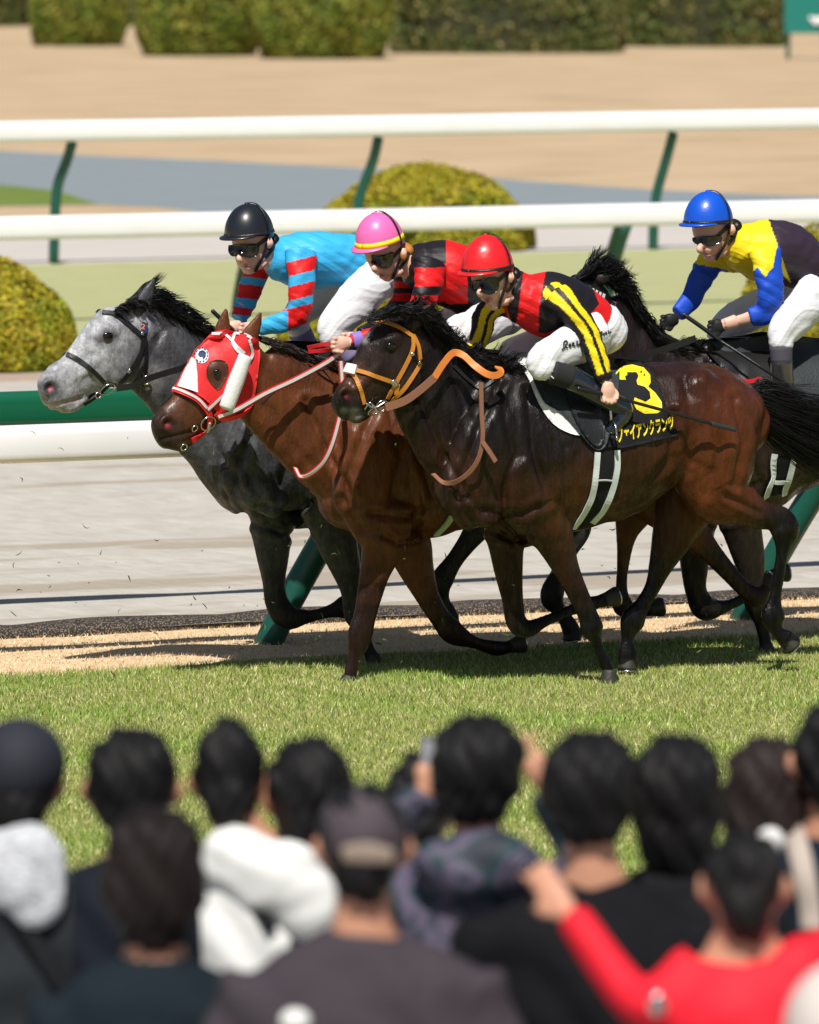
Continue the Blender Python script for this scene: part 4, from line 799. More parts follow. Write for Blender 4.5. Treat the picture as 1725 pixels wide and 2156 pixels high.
patch('saddle_flap', [(1190, 800), (1215, 800), (1250, 835), (1272, 880), (1272, 925), (1258, 940), (1235, 920), (1205, 870)], V3, .036, M['black_leather'], E3, mirror=MR3, thick=.01, k=3)
patch('number_cloth', [(1282, 762), (1320, 757), (1352, 760), (1374, 778), (1390, 815), (1405, 860), (1430, 916), (1385, 926), (1345, 936), (1310, 943), (1278, 940), (1268, 900), (1272, 820)], V3, .016, M['black_cloth'], E3, mirror=MR3, thick=.006, wave=lambda v: .004 * math.sin(v[0] * .09 + v[1] * .03))
nb = bvh_of(bpy.data.objects['number_cloth'].data)
NC = bpy.data.objects['number_cloth']
d3 = [(1291, 800), (1293, 785), (1305, 773), (1325, 769), (1348, 775), (1361, 790), (1362, 806), (1357, 814), (1371, 826), (1384, 845), (1385, 862), (1375, 868), (1350, 869), (1334, 860), (1328, 848), (1330, 836), (1340, 840), (1352, 845), (1362, 838), (1360, 824), (1350, 814), (1336, 810), (1334, 802), (1338, 792), (1330, 786), (1318, 787), (1311, 794), (1313, 801)]
d3 = [(1345 + (x - 1338) * 1.06, 820 + (y - 820) * 1.04) for x, y in d3]
gg = Geo(); drape(gg, *flat_mesh(d3, step=7), nb, .005, .002); gg.plain('number', M['yellow_print'], NC, smooth=False)
text_patch('lettering', 'ファイアンクランツ', [(1300, 899), (1417, 874), (1421, 905), (1302, 935)], nb, .005, M['yellow_print'], NC, bold=.035)
patch('girth', [(1255, 948), (1252, 1000), (1244, 1045), (1225, 1085), (1202, 1116), (1216, 1112), (1250, 1104), (1275, 1075), (1291, 1040), (1302, 985), (1303, 944)], V3, .010, M['black_cloth'], E3, mirror=MR3, step=7, thick=.006)
G3 = bpy.data.objects['girth']; gb = bvh_of(G3.data)
g = Geo(); strap(g, [(1258, 952), (1254, 1005), (1245, 1050), (1226, 1086), (1207, 1113)], gb, .028, .006, w=w3 + .3, mirror=w3, thick=.008); strap(g, [(1299, 948), (1299, 990), (1287, 1040), (1270, 1075), (1248, 1100)], gb, .028, .006, w=w3 + .3, mirror=w3, thick=.008); g.plain('trim', M['white_band'], G3)
g = Geo(); strap(g, [(1255, 1011), (1275, 1010), (1292, 1012)], gb, .006, .006, w=w3 + .3); g.plain('stitch', M['white_band'], G3)
# chestnut: hood, blinker roll, bridle
HM = mat('hood', (.80, .018, .022), .55, bump=.3, bs=60, bd=.006, sheen=.2)
patch('hood', [(369, 813), (385, 780), (404, 748), (425, 722), (445, 700), (468, 692), (505, 700), (545, 712), (548, 750), (542, 800), (534, 850), (516, 876), (485, 882), (462, 874), (440, 848), (428, 838), (400, 820)], V2_, .009, HM, E2, mirror=w2, step=6, relax=1, thick=.004)
HO = bpy.data.objects['hood']; hb = bvh_of(HO.data)
def on_hood(name, poly, mt, off=.005, k=0): 
    gg = Geo(); poly = crom(np.array(list(poly) + [poly[0]], float), k)[:-1] if k else poly; drape(gg, *flat_mesh(poly, step=6), hb, off, .002, relax=1); return gg.plain(name, mt, HO)
on_hood('white_panel', [(373, 812), (390, 775), (404, 750), (413, 758), (416, 790), (417, 826), (400, 820)], M['white_cloth'])
eyeh = mat('eye_opening', (.075, .026, .012), .5, bump=.2)
on_hood('eye_opening', [(441, 762), (458, 757), (476, 762), (481, 780), (474, 800), (461, 820), (448, 812), (437, 795), (435, 778)], eyeh, .004, 4)
p, n_ = hit(hb, 457, 783, .006); g = Geo(); g.ell(p, [DV * .019, NV * .011, ZV * .016]); g.plain('eye', M['eye'], E2)
on_hood('patch_badge', [(425 + 15 * math.cos(t), 748 + 17 * math.sin(t)) for t in np.linspace(0, 2 * math.pi, 18, endpoint=False)], M['white_cloth'], .006)
navy = mat('navy', (.02, .04, .14), .6)
gg = Geo(); drape(gg, *flat_mesh([(417, 746), (420, 739), (428, 737), (434, 742), (433, 752), (428, 757), (426, 750), (421, 752)], step=6), hb, .009, .002); gg.plain('emblem', navy, HO)
g = Geo()
for ring_r in (13.2,):
    for q in range(12):
        t0 = q * math.pi / 6; strap(g, [(425 + ring_r * math.cos(t0), 748 + (ring_r + 1.5) * math.sin(t0)), (425 + ring_r * math.cos(t0 + .3), 748 + (ring_r + 1.5) * math.sin(t0 + .3))], hb, .004, .009, w=w2, k=2, thick=.001)
g.plain('emblem_border', navy, HO)
g = Geo()
for P_ in ([(446, 702), (470, 704), (492, 722), (514, 742)], [(497, 700), (490, 722), (500, 738), (512, 746)], [(524, 715), (530, 745), (524, 760)], [(497, 705), (510, 695), (528, 712)]): strap(g, P_, hb, .013, .008, w=w2)
g.plain('piping', M['white_cloth'], HO)
g = Geo(); a = PT(516, 752, w2 + .15); b_ = PT(477, 858, w2 + .15); g.tube(np.array([a, (a + b_) / 2, b_]), [.035, .040, .037], [.028, .03, .028], seg=16, cap=.4)
a2, b2 = reflect(np.array([a, b_]), w2); g.m().tube(np.array([a2, (a2 + b2) / 2, b2]), [.035, .040, .037], [.028, .03, .028], seg=16, cap=.4); g.plain('cheek_roll', M['white_felt'], HO)
straps('bridle', [[(362, 820), (390, 828), (415, 840), (432, 858), (440, 872)], [(434, 862), (455, 842), (484, 815)], [(440, 872), (438, 890), (432, 905), (415, 917), (400, 926)], [(452, 868), (470, 878), (500, 872), (520, 858)]], V2_, .026, M['red_cloth'], E2, w2, off=.016)
straps('bridle_trim', [[(364, 819), (391, 827), (416, 839), (433, 857)], [(435, 861), (456, 841), (483, 815)], [(438, 886), (432, 903), (414, 917)]], V2_, .011, M['white_band'], E2, w2, off=.021)
g = Geo(); ring_px(g, 436, 888, 17, V2_, w2 + .1, off=.014); ring_px(g, 386, 940, 7, V2_, w2 + .05, off=.01); ring_px(g, 408, 900, 7, V2_, w2 + .05, off=.01); g.each('bit_ring', M['steel'], E2)
def two_tone(name, path, w, width, parent):
    g = Geo(); air(g, path, width, w, .006); o = g.plain(name, M['red_band'], parent); g = Geo(); air(g, [(x, y, o_ + .008) for x, y, o_ in path], width * .5, w, .004); g.plain('rein_trim', M['white_band'], o); return o
two_tone('rein', [(460, 878, .12), (500, 862, .16), (560, 828, .18), (620, 800, .18), (680, 768, .2), (715, 745, .22)], w2, .028, E2)
g = Geo(); air(g, [(648, 732, .10), (675, 726, .16), (700, 722, .2)], .018, w2); air(g, [(650, 740, .05), (680, 738, .12), (705, 735, .2)], .018, w2); g.plain('rein', M['red_band'], E2)
two_tone('breast_loop', [(718, 760, .30), (722, 840, .31), (715, 880, .30), (700, 935, .29), (680, 975, .26), (650, 1000, .20), (632, 1002, .14), (622, 985, .06)], w2, .026, E2)
g = Geo(); wire(g, [(552, 850, .13), (585, 820, .16), (640, 790, .17), (690, 775, .17)], .005, w2); g.plain('running_strap', M['black_leather'], E2)
patch('saddle_cloth', [(905, 745), (1060, 740), (1180, 742), (1190, 860), (1100, 900), (1000, 880), (930, 840)], V2_, .012, M['black_cloth'], E2, mirror=w2, step=12, thick=.008)
g = Geo(); strap(g, [(965, 1000), (962, 1060), (945, 1095), (918, 1125)], V2_, .03, .008, w=w2 + .28, mirror=w2, thick=.01); g.plain('girth', mat('pale_green_band', (.42, .55, .36), .6), E2)
# grey: black bridle, tag, breastplate
straps('bridle', [[(216, 658), (240, 662), (265, 680), (290, 700), (302, 712)], [(302, 680), (300, 720), (292, 750), (270, 785), (248, 812)], [(302, 700), (306, 735), (303, 790), (300, 812)], [(130, 742), (165, 757), (200, 785), (220, 806)], [(228, 806), (222, 830), (208, 852), (190, 858), (175, 850)], [(246, 812), (230, 806)]], V1, .021, M['black_leather'], E1, w1, off=.007)
g = Geo(); ring_px(g, 225, 815, 17, V1, w1 + .08, off=.012); ring_px(g, 308, 798, 9, V1, w1 + .1, off=.02); ring_px(g, 207, 832, 6, V1, w1 + .06, off=.01); g.each('bit_ring', M['steel'], E1)
straps('bridle_tag', [[(303, 680), (299, 700)]], V1, .03, navy, E1, w1, mirror=False, off=.014)
text_patch('tag_number', '2', [(298, 681), (307, 683), (305, 694), (296, 692)], V1, .022, M['orange_rubber'], bpy.data.objects['bridle_tag'], bold=.02, step=4)
straps('buckle', [[(298, 700), (297, 706)], [(273, 778), (268, 784)]], V1, .022, M['steel'], E1, w1, mirror=False, off=.014)
g = Geo(); air(g, [(245, 818, .10), (280, 812, .13), (310, 798, .15), (350, 785, .15), (390, 772, .16), (450, 740, .16), (505, 700, .18)], .030, w1, .006); g.plain('rein', M['black_leather'], E1)
straps('breastplate', [[(448, 985), (470, 985), (495, 962), (515, 925), (525, 890)], [(525, 912), (535, 902), (560, 893)]], V1, .032, M['black_leather'], E1, w1, off=.008)
patch('saddle_cloth', [(590, 720), (760, 722), (850, 735), (850, 860), (760, 880), (680, 850), (620, 800)], V1, .012, M['black_cloth'], E1, mirror=w1, step=12, thick=.008)
# black horse
straps('bridle', [[(1262, 620), (1255, 660), (1235, 700)]], V4, .024, M['black_leather'], E4, w4, off=.008)
g = Geo()
for q in range(7):
    x = 1222 + q * 7.2; y = 601 + q * 3.6; strap(g, [(x, y), (x + 3.6, y + 1.8)], V4, .022, .016, w=w4 + .09, k=2)
g.plain('browband', M['white_band'], E4)
g = Geo(); air(g, [(1240, 790, .2), (1330, 755, .24), (1400, 735, .25), (1465, 712, .22)], .032, w4, .006); g.plain('rein', M['black_leather'], E4)
patch('number_cloth', [(1500, 722), (1640, 702), (1725, 712), (1860, 716), (1870, 820), (1800, 900), (1700, 905), (1620, 860), (1560, 800)], V4, .014, M['slate_cloth'], E4, mirror=w4, step=12, thick=.008)
patch('saddle', [(1478, 728), (1520, 715), (1600, 712), (1650, 720), (1640, 800), (1600, 830), (1560, 815), (1520, 775)], V4, .028, M['black_leather'], E4, mirror=w4, step=10, thick=.014, k=3)
g = Geo()
for k_ in range(3): air(g, [(1548, 795 + k_ * 4, .34), (1565, 799 + k_ * 3, .35), (1585, 800 + k_ * 2, .35), (1603, 794 + k_ * 3, .34)], .010, w4)
g.plain('ribbon', M['red_band'], E4)
patch('girth', [(1628, 960), (1618, 1010), (1606, 1048), (1648, 1040), (1662, 1010), (1672, 960)], V4, .010, M['black_cloth'], E4, mirror=w4, step=8, thick=.006)
G4 = [o for o in E4.children if o.name.startswith('girth')][0]
g = Geo(); strap(g, [(1632, 955), (1620, 1010), (1608, 1046)], V4, .03, .022, w=w4 + .3, mirror=w4); strap(g, [(1670, 955), (1660, 1005), (1646, 1040)], V4, .03, .022, w=w4 + .3, mirror=w4); strap(g, [(1620, 1012), (1640, 1013), (1658, 1011)], V4, .02, .022, w=w4 + .3); g.plain('trim', M['white_band'], G4)
# ------------------------------------------------------------------ riders
SKIN = (.80, .47, .36)
def fist(g, px, py, w, wo, ang, sz=1., name='hand'):
    """closed hand: palm, four curled fingers, thumb; ang = direction the knuckles point, degrees in the picture plane"""
    c = PT(px, py, w + wo); ca, sa = math.cos(R(ang)), math.sin(R(ang)); A = (DV * ca + ZV * sa); B = (-DV * sa + ZV * ca); k = .01 * sz
    g.tube(np.array([c - A * 4.5 * k, c - A * 1.5 * k, c + A * 2 * k]), [3.2 * k, 4.2 * k, 4.0 * k], [2.2 * k, 2.6 * k, 2.2 * k], name=name, seg=12)
    for i in range(4):
        o = B * (3.2 - 2.15 * i) * k; L = (1, 1.12, 1.05, .85)[i]
        P = np.array([c + o + A * 2 * k + NV * .8 * k, c + o + A * 4.6 * k * L + NV * 2.0 * k, c + o + A * 4.2 * k * L + NV * -.6 * k - B * .2 * k, c + o + A * 1.4 * k - NV * 1.8 * k])
        g.tube(P, [.9 * k, .9 * k, .85 * k, .8 * k], [.95 * k, .95 * k, .9 * k, .8 * k], name=name, seg=8, k=3)
    P = np.array([c - A * 2 * k + B * 3 * k, c + A * .5 * k + B * 4.6 * k + NV * 1.2 * k, c + A * 3 * k + B * 3.6 * k + NV * 2.6 * k]); g.tube(P, [1.3 * k, 1.15 * k, .9 * k], [1.3 * k, 1.15 * k, .9 * k], name=name, seg=8, k=3)
def rider(sp_r):
    for nm in ('leg_n', 'leg_f'): sp_r[nm] = [(a, b, c * (.9 if i < 5 else 1), d * (.9 if i < 5 else 1), o) for i, (a, b, c, d, o) in enumerate(sp_r[nm])]
    w = sp_r['w']; g = Geo(); hc = sp_r['helmet']
    e = empty('person', PT(hc[0], sp_r['foot'][1], w), sp_r['label'], 'person', 'jockeys riding the racehorses')
    # continuous body
    px_tube(g, sp_r['head'], w, 'head', seg=18)
    fx, fy, fwo = sp_r['nose']
    px_tube(g, [(fx + 9, fy - 14, 6, .012, fwo - .020), (fx + 1, fy - 3, 6.5, .014, fwo + .004), (fx + 3, fy + 3, 6, .016, fwo - .002)], w, 'head', seg=8)
    mx_, my_ = sp_r['mouth']; px_ell(g, mx_ + 4, my_ - 2, 8, 3.5, .02, w, fwo - .024, 0, 'head'); px_ell(g, mx_ + 5, my_ + 4, 8, 3.5, .019, w, fwo - .028, 0, 'head'); 
    cx_, cy_ = sp_r['chin']; px_ell(g, cx_, cy_, 11, 9, .024, w, fwo - .05, 0, 'head'); px_ell(g, cx_ + 22, cy_ - 12, 14, 10, .03, w, .03, 30, 'head')
    bx_, by_ = fx + 12, fy - 22; px_ell(g, bx_ + 4, by_, 13, 6, .05, w, fwo - .055, 0, 'head')
    px_ell(g, fx + 20, fy - 2, 11, 9, .022, w, fwo - .02, 0, 'head')
    ex, ey = sp_r['ear']; px_tube(g, [(ex + 2, ey - 9, 5, .010, .082), (ex + 3, ey, 7, .010, .088), (ex, ey + 9, 4, .009, .078)], w, 'ear', seg=8)
    px_tube(g, sp_r['neck'], w, 'neck')
    px_tube(g, sp_r['torso'], w, 'torso', grow=-.022)
    for nm in ('arm_n', 'arm_f', 'leg_n', 'leg_f'): px_tube(g, sp_r[nm][:-1], w, nm, grow=-.016, cap=.05); px_tube(g, sp_r[nm][-2:], w, nm, grow=-.006, cap=.05)
    for nm, h in (('hand_n', sp_r['hand_n']), ('hand_f', sp_r['hand_f'])): fist(g, h[0], h[1], w, h[2], h[3], .9, nm)
    me = g.fuse(.005, 2); V = verts_of(me); P, T, idx = g.parts(V); Q = to_px(V)
    c = np.tile(np.array(SKIN), (len(V), 1)) * sp_r.get('tone', 1.)
    hd = P == idx['head']
    k = np.exp(-(np.linalg.norm(Q - [mx_, my_], axis=1) / 6) ** 2) * hd; lat = V @ NV - w
    c = c * (1 - .75 * k[:, None]) + np.array([.38, .07, .06]) * .75 * k[:, None]
    k = np.exp(-((Q[:, 0] - mx_ - 2) / 8) ** 2 - ((Q[:, 1] - my_) / 2.) ** 2) * hd; c = c * (1 - .8 * k[:, None]) + np.array([.06, .015, .015]) * .8 * k[:, None]
    k = np.exp(-(np.linalg.norm(Q - [fx + 22, fy + 4], axis=1) / 12) ** 2) * hd; c = c * (1 - .25 * k[:, None]) + np.array([.62, .25, .2]) * .25 * k[:, None]
    for nm in ('hand_n', 'hand_f'):
        if nm in sp_r.get('gloves', ()): c[P == idx[nm]] = (.012, .012, .013)
    finish(me, M['skin'], True, np.clip(c, 0, 1)); link(bpy.data.objects.new('body', me), e); bvb = bvh_of(me)
    # silks
    g2 = Geo(); px_tube(g2, sp_r['torso'], w, 'torso')
    for nm in ('arm_n', 'arm_f'): px_tube(g2, sp_r[nm][:sp_r.get('sleeve_' + nm[-1], len(sp_r[nm]))], w, nm, cap=.15)
    px_tube(g2, sp_r['collar'], w, 'torso', seg=16)
    me = g2.fuse(.0062, 4); V = verts_of(me); P, T, idx = g2.parts(V); Q = to_px(V); lat = V @ NV - w
    nv = np.empty(len(V) * 3); me.vertices.foreach_get('normal', nv); nv = nv.reshape(-1, 3)
    a = V @ DV; b = V[:, 2]; fold = np.abs(np.sin(a * 17 + b * 29 + 2.2 * np.sin(b * 13 + a * 7))); V += nv * (.0040 * (.5 - fold) ** 3 * 8 * .9 + .0014 * np.sin(b * 62 - a * 21 + 3 * np.sin(a * 19)))[:, None]
    me.vertices.foreach_set('co', V.ravel())
    c = sp_r['silk'](V, Q, P, T, idx, lat, nv); finish(me, sp_r['smat'], True, c); link(bpy.data.objects.new('silks', me), e); bvj = bvh_of(me)
    # breeches, socks, boots
    g3 = Geo(); px_tube(g3, sp_r['hips'], w, 'torso')
    nb_ = sp_r['nb']
    for nm in ('leg_n', 'leg_f'): px_tube(g3, sp_r[nm][:nb_], w, nm, cap=.2)
    me = g3.fuse(.0075, 4); V = verts_of(me); nv = np.empty(len(V) * 3); me.vertices.foreach_get('normal', nv); nv = nv.reshape(-1, 3)
    a = V @ DV; b = V[:, 2]; fold = np.abs(np.sin(a * 15 - b * 24 + 2. * np.sin(a * 11))); V += nv * (.0045 * (.5 - fold) ** 3 * 8)[:, None]; me.vertices.foreach_set('co', V.ravel())
    finish(me, M['white_cloth']); br = link(bpy.data.objects.new('breeches', me), e); bvl = bvh_of(me)
    ns = sp_r['ns']
    for nm in ('leg_n', 'leg_f'):
        g4 = Geo(); px_tube(g4, sp_r[nm][nb_ - 1:ns], w, nm, grow=.002, cap=.15, seg=18); g4.plain('sock', mat('sock', sp_r['sock'], .8), e)
        g4 = Geo(); px_tube(g4, sp_r[nm][ns - 1:], w, nm, grow=.004, cap=.6, seg=18); g4.plain('boot', sp_r['bootm'], e)
    # helmet
    hx, hy, hr, hh, tilt = hc; cc = PT(hx, hy, w + sp_r.get('hwo', .0)); m_ = depth(cc) / F
    yaw = R(sp_r.get('yaw', 12)); Fd = -DV * math.cos(yaw) + NV * math.sin(yaw); Sd = np.cross(ZV, Fd); t = R(tilt)
    Fd2 = Fd * math.cos(t) - ZV * math.sin(t); Ud = ZV * math.cos(t) + Fd * math.sin(t)
    ra = hr * m_; rb = ra * .86; rc = hh * m_
    V = []; Fc = []; nu = 36; nvv = 14
    for i in range(nvv + 1):
        ph = math.pi / 2 * i / nvv * 1.16
        for j in range(nu):
            th = 2 * math.pi * j / nu; back = max(0, -math.cos(th)); q = min(ph, math.pi / 2 * (1.02 + .14 * back)); s_ = math.sin(q)
            ridge = 1 + .006 * math.cos(6 * th) * s_
            V.append(cc + Fd2 * ra * s_ * math.cos(th) * ridge + Sd * rb * s_ * math.sin(th) * ridge + Ud * (rc * (math.cos(q))))
    for i in range(nvv):
        for j in range(nu): a = i * nu + j; b = i * nu + (j + 1) % nu; Fc.append((a, a + nu, b + nu, b))
    gh = Geo(); gh.add(V, Fc)
    hm = gh.plain('helmet', sp_r['hmat'], e)
    gp = Geo(); V = []; Fc = []
    for i, u in enumerate(np.linspace(-1.15, 1.15, 21)):
        L = .032 * math.cos(u * 1.3) ** .7 if abs(u) < 1.19 else 0
        rim = cc + Fd2 * ra * math.cos(u) + Sd * rb * math.sin(u); out = Fd2 * math.cos(u) + Sd * math.sin(u)
        for dz_, dr in ((.006, -.004), (.003, L), (-.004, L), (-.004, -.004)): V.append(rim + out * dr + Ud * (dz_ - .25 * max(dr, 0)))
    for i in range(20):
        for j in range(4): a = i * 4 + j; b = i * 4 + (j + 1) % 4; Fc.append((a, b, b + 4, a + 4))
    Fc.append((3, 2, 1, 0)); Fc.append((80, 81, 82, 83))
    gp.add(V, Fc); gp.plain('peak', sp_r.get('pmat', sp_r['hmat']), hm)
    def band(nm, z, wd, mt, tl=0.):
        P = []; N2 = []
        for th in np.linspace(0, 2 * math.pi, 41):
            zz = z + tl * math.cos(th); s_ = math.sqrt(max(0, 1 - zz * zz)) * 1.012
            P.append(cc + Fd2 * ra * s_ * math.cos(th) + Sd * rb * s_ * math.sin(th) + Ud * rc * zz); N2.append(Fd2 * math.cos(th) + Sd * math.sin(th) + Ud * .3)
        V, Fc = ribbon(P, N2, wd, .003); q = Geo(); q.add(V, Fc); q.plain(nm, mt, hm)
    for bd_ in sp_r['bands']: band(*bd_)
    q = Geo(); top = cc + Ud * rc; q.ell(top, [DV * .012, NV * .012, ZV * .007]); q.plain('button', sp_r['hmat'], hm)
    P = [cc + Sd * rb * 1.01 * math.cos(a_) * (1) + Ud * rc * 1.012 * math.sin(a_) - Fd2 * ra * .25 for a_ in np.linspace(-.2, math.pi + .2, 25)]
    P = [cc + (p - cc) / 1.0 for p in P]; N2 = [(p - cc) / np.linalg.norm(p - cc) for p in P]
    q = Geo(); V, Fc = ribbon([p + n_ * .0 for p, n_ in zip(P, N2)], N2, .012, .003); q.add(V, Fc); q.plain('strap_band', M['black_leather'], hm)
    # goggles, harness, hair
    gx = sp_r['goggle']; q = Geo(); drape(q, *flat_mesh(crom(np.array(gx + [gx[0]], float), 3)[:-1], step=5), bvb, .022, .014, relax=6); gl = q.plain('goggles', M['lens'], e)
    q = Geo(); strap(q, [gx[-1], ((gx[-1][0] + ex) / 2, gx[-1][1] - 3), (ex - 2, ey - 14), (ex + 14, ey - 16)], bvb, .018, .008, w=w + .09); q.plain('elastic', M['black_leather'], gl)
    q = Geo(); strap(q, [(ex - 4, ey - 10), (ex - 8, ey + 8), (ex - 16, ey + 30), (cx_ + 8, cy_ + 3)], bvb, .015, .010, w=w + .08); strap(q, [(ex + 12, ey - 5), (ex + 4, ey + 16), (ex - 10, ey + 30)], bvb, .014, .010, w=w + .08); q.plain('chin_strap', M['black_leather'], e)
    q = Geo(); px_ell(q, ex + 4, ey - 6, 15, 18, .068, w, -.014, 0); px_ell(q, ex + 2, ey + 4, 7, 12, .02, w, .075 if 'hair' in sp_r else .05, 0); q.plain('hair', M['black_hair'] if 'hair' not in sp_r else sp_r['hair'], e)
    return e, bvb, bvj, bvl
def stripes_along(T, edges, cols):        # colours along a limb
    c = np.empty((len(T), 3)); c[:] = cols[0]
    for t, q in zip(edges, cols[1:]): c[T >= t] = q
    return c
RED, SKY, BLACK, YEL, BLUE, PURP = (.72, .012, .014), (.045, .43, .80), (.012, .010, .014), (.85, .66, .012), (.012, .075, .55), (.035, .022, .040)
def silk1(V, Q, P, T, idx, lat, nv):
    c = np.tile(np.array(SKY), (len(V), 1))
    m = P == idx['arm_n']; y = Q[:, 1]; fore = (Q[:, 1] > 655) & (Q[:, 0] < 612) & m
    up = m & ~fore
    for a, b in ((545, 575), (598, 627), (644, 686)): c[up & (y > a + (Q[:, 0] - 635) * -.25) & (y < b + (Q[:, 0] - 635) * -.25)] = RED
    c[fore & (Q[:, 0] > 606)] = RED
    m = P == idx['arm_f']
    for a, b in ((560, 582), (598, 628), (648, 664)): c[m & (y > a + (Q[:, 0] - 515) * .12) & (y < b + (Q[:, 0] - 515) * .12)] = RED
    return c
def silk2(V, Q, P, T, idx, lat, nv):
    c = np.tile(np.array(BLACK), (len(V), 1)); y = Q[:, 1]; x = Q[:, 0]
    m = P == idx['torso']; c[m & (x > 940) & (x < 1010) & (y < 640) & (y > 500)] = RED; c[m & in_poly(Q, [(925, 560), (1010, 520), (1010, 640), (970, 630), (905, 640)])] = RED
    c[m & (x > 985) & (y > 560)] = BLACK
    m = P == idx['arm_n']
    for a, b in ((563, 603), (622, 655), (690, 720)): c[m & (y > a) & (y < b) & (x < 960)] = RED
    m = P == idx['arm_f']
    for a, b in ((592, 606), (618, 634), (650, 668)): c[m & (y > a) & (y < b)] = RED
    return c
def silk3(V, Q, P, T, idx, lat, nv):
    c = np.tile(np.array(RED), (len(V), 1)); x, y = Q[:, 0], Q[:, 1]; t = P == idx['torso']
    c[t & in_poly(Q, [(1060, 540), (1108, 540), (1098, 600), (1092, 650), (1085, 700), (1068, 650)])] = BLACK
    c[t & in_poly(Q, [(1152, 560), (1240, 580), (1262, 640), (1236, 672), (1150, 702), (1134, 700), (1134, 660), (1140, 620)])] = BLACK
    for nm in ('arm_n', 'arm_f'):
        m = P == idx[nm]; c[m] = BLACK
        C = np.array([k[:3] for k in g_sk(nm)]); 
        d_ = ((V[m][:, None] - C[None]) ** 2).sum(2); j = d_.argmin(1); Tn = np.gradient(C, axis=0); Tn /= np.linalg.norm(Tn, axis=1)[:, None]
        Bn = np.cross(NV, Tn); u = ((V[m] - C[j]) * Bn[j]).sum(1);         yel = (np.abs(u - .024) < .0145) | (np.abs(u + .023) < .0145)
        if nm == 'arm_n': yel &= (T[m] < .93)
        cc_ = c[m]; cc_[yel] = YEL; c[m] = cc_
    return c
def g_sk(nm):
    g = Geo(); px_tube(g, J3[nm], J3['w'], nm); return g.sk
def silk4(V, Q, P, T, idx, lat, nv):
    c = np.tile(np.array(YEL), (len(V), 1)); x, y = Q[:, 0], Q[:, 1]
    t = P == idx['torso']
    zig = 588 + 30 * np.abs(((x - 1560) / 26) % 1 - .5)
    c[t & ((x > 1622 + (y - 470) * .35) | (y > zig - 8))] = PURP
    for nm in ('arm_n', 'arm_f'):
        m = P == idx[nm]
        if nm == 'arm_n': lim = 562 + 34 * np.abs(((x - 1612) / 34) % 1 - .5) * 1.2; c[m & ((y > lim) | (x > 1632 + (545 - y) * .2))] = BLUE
        else: c[m & (y > 560 + (1490 - x) * -.2)] = BLUE
    return c
J1 = dict(w=w1, label='jockey in turquoise silks with red sleeve bands and black helmet riding the grey', foot=(0, 1400), helmet=(525, 492, 56, 64, 6), yaw=18,
 head=[(528, 470, 40, .072), (530, 505, 40, .074), (527, 535, 33, .068), (524, 556, 24, .055), (524, 566, 14, .035)], nose=(503, 546, .065), mouth=(517, 561), chin=(527, 568), ear=(566, 512),
 goggle=[(481, 516), (500, 514), (525, 513), (543, 514), (546, 528), (538, 540), (520, 542), (506, 537), (490, 540), (481, 530)],
 neck=[(553, 525, 26, .05), (575, 540, 32, .06), (600, 545, 40, .08)], collar=[(572, 535, 30, .062), (592, 542, 42, .08)],
 torso=[(595, 545, 50, .13), (640, 548, 62, .18), (700, 548, 60, .165), (748, 552, 56, .15), (785, 568, 48, .14)],
 arm_n=[(632, 530, 34, .055, .15), (636, 575, 29, .05, .2), (634, 622, 26, .042, .22), (626, 662, 25, .04, .21), (590, 680, 21, .034, .18), (545, 690, 17, .03, .12)],
 arm_f=[(592, 552, 34, .055, -.10), (555, 555, 28, .05, -.15), (534, 590, 25, .045, -.19), (518, 635, 22, .038, -.19), (503, 672, 18, .03, -.15)],
 hand_n=(520, 694, .11, 185), hand_f=(490, 692, -.13, 200),
 hips=[(748, 560, 50, .14), (790, 578, 52, .15), (806, 596, 40, .13)],
 leg_n=[(790, 590, 52, .09, .12), (748, 636, 48, .08, .19), (712, 676, 41, .066, .235), (698, 700, 33, .056, .25), (716, 724, 26, .05, .26), (740, 750, 24, .045, .27), (775, 790, 22, .042, .27), (800, 820, 19, .038, .27), (785, 840, 15, .036, .27), (765, 848, 12, .032, .27)],
 leg_f=[(770, 590, 50, .09, -.12), (700, 610, 46, .08, -.19), (650, 640, 40, .066, -.235), (625, 670, 32, .056, -.25), (632, 700, 26, .05, -.26), (645, 728, 23, .045, -.27), (670, 770, 22, .042, -.27), (690, 800, 19, .038, -.27), (675, 815, 15, .036, -.27), (658, 822, 12, .032, -.27)],
 nb=5, ns=6, sock=(.25, .22, .4), bootm=M['black_gloss'], silk=silk1, smat=silk('silk_turquoise'), hmat=mat('helmet_black', (.012, .014, .02), .35, coat=.3), bands=[('rim_band', .04, .014, M['black_leather'])])
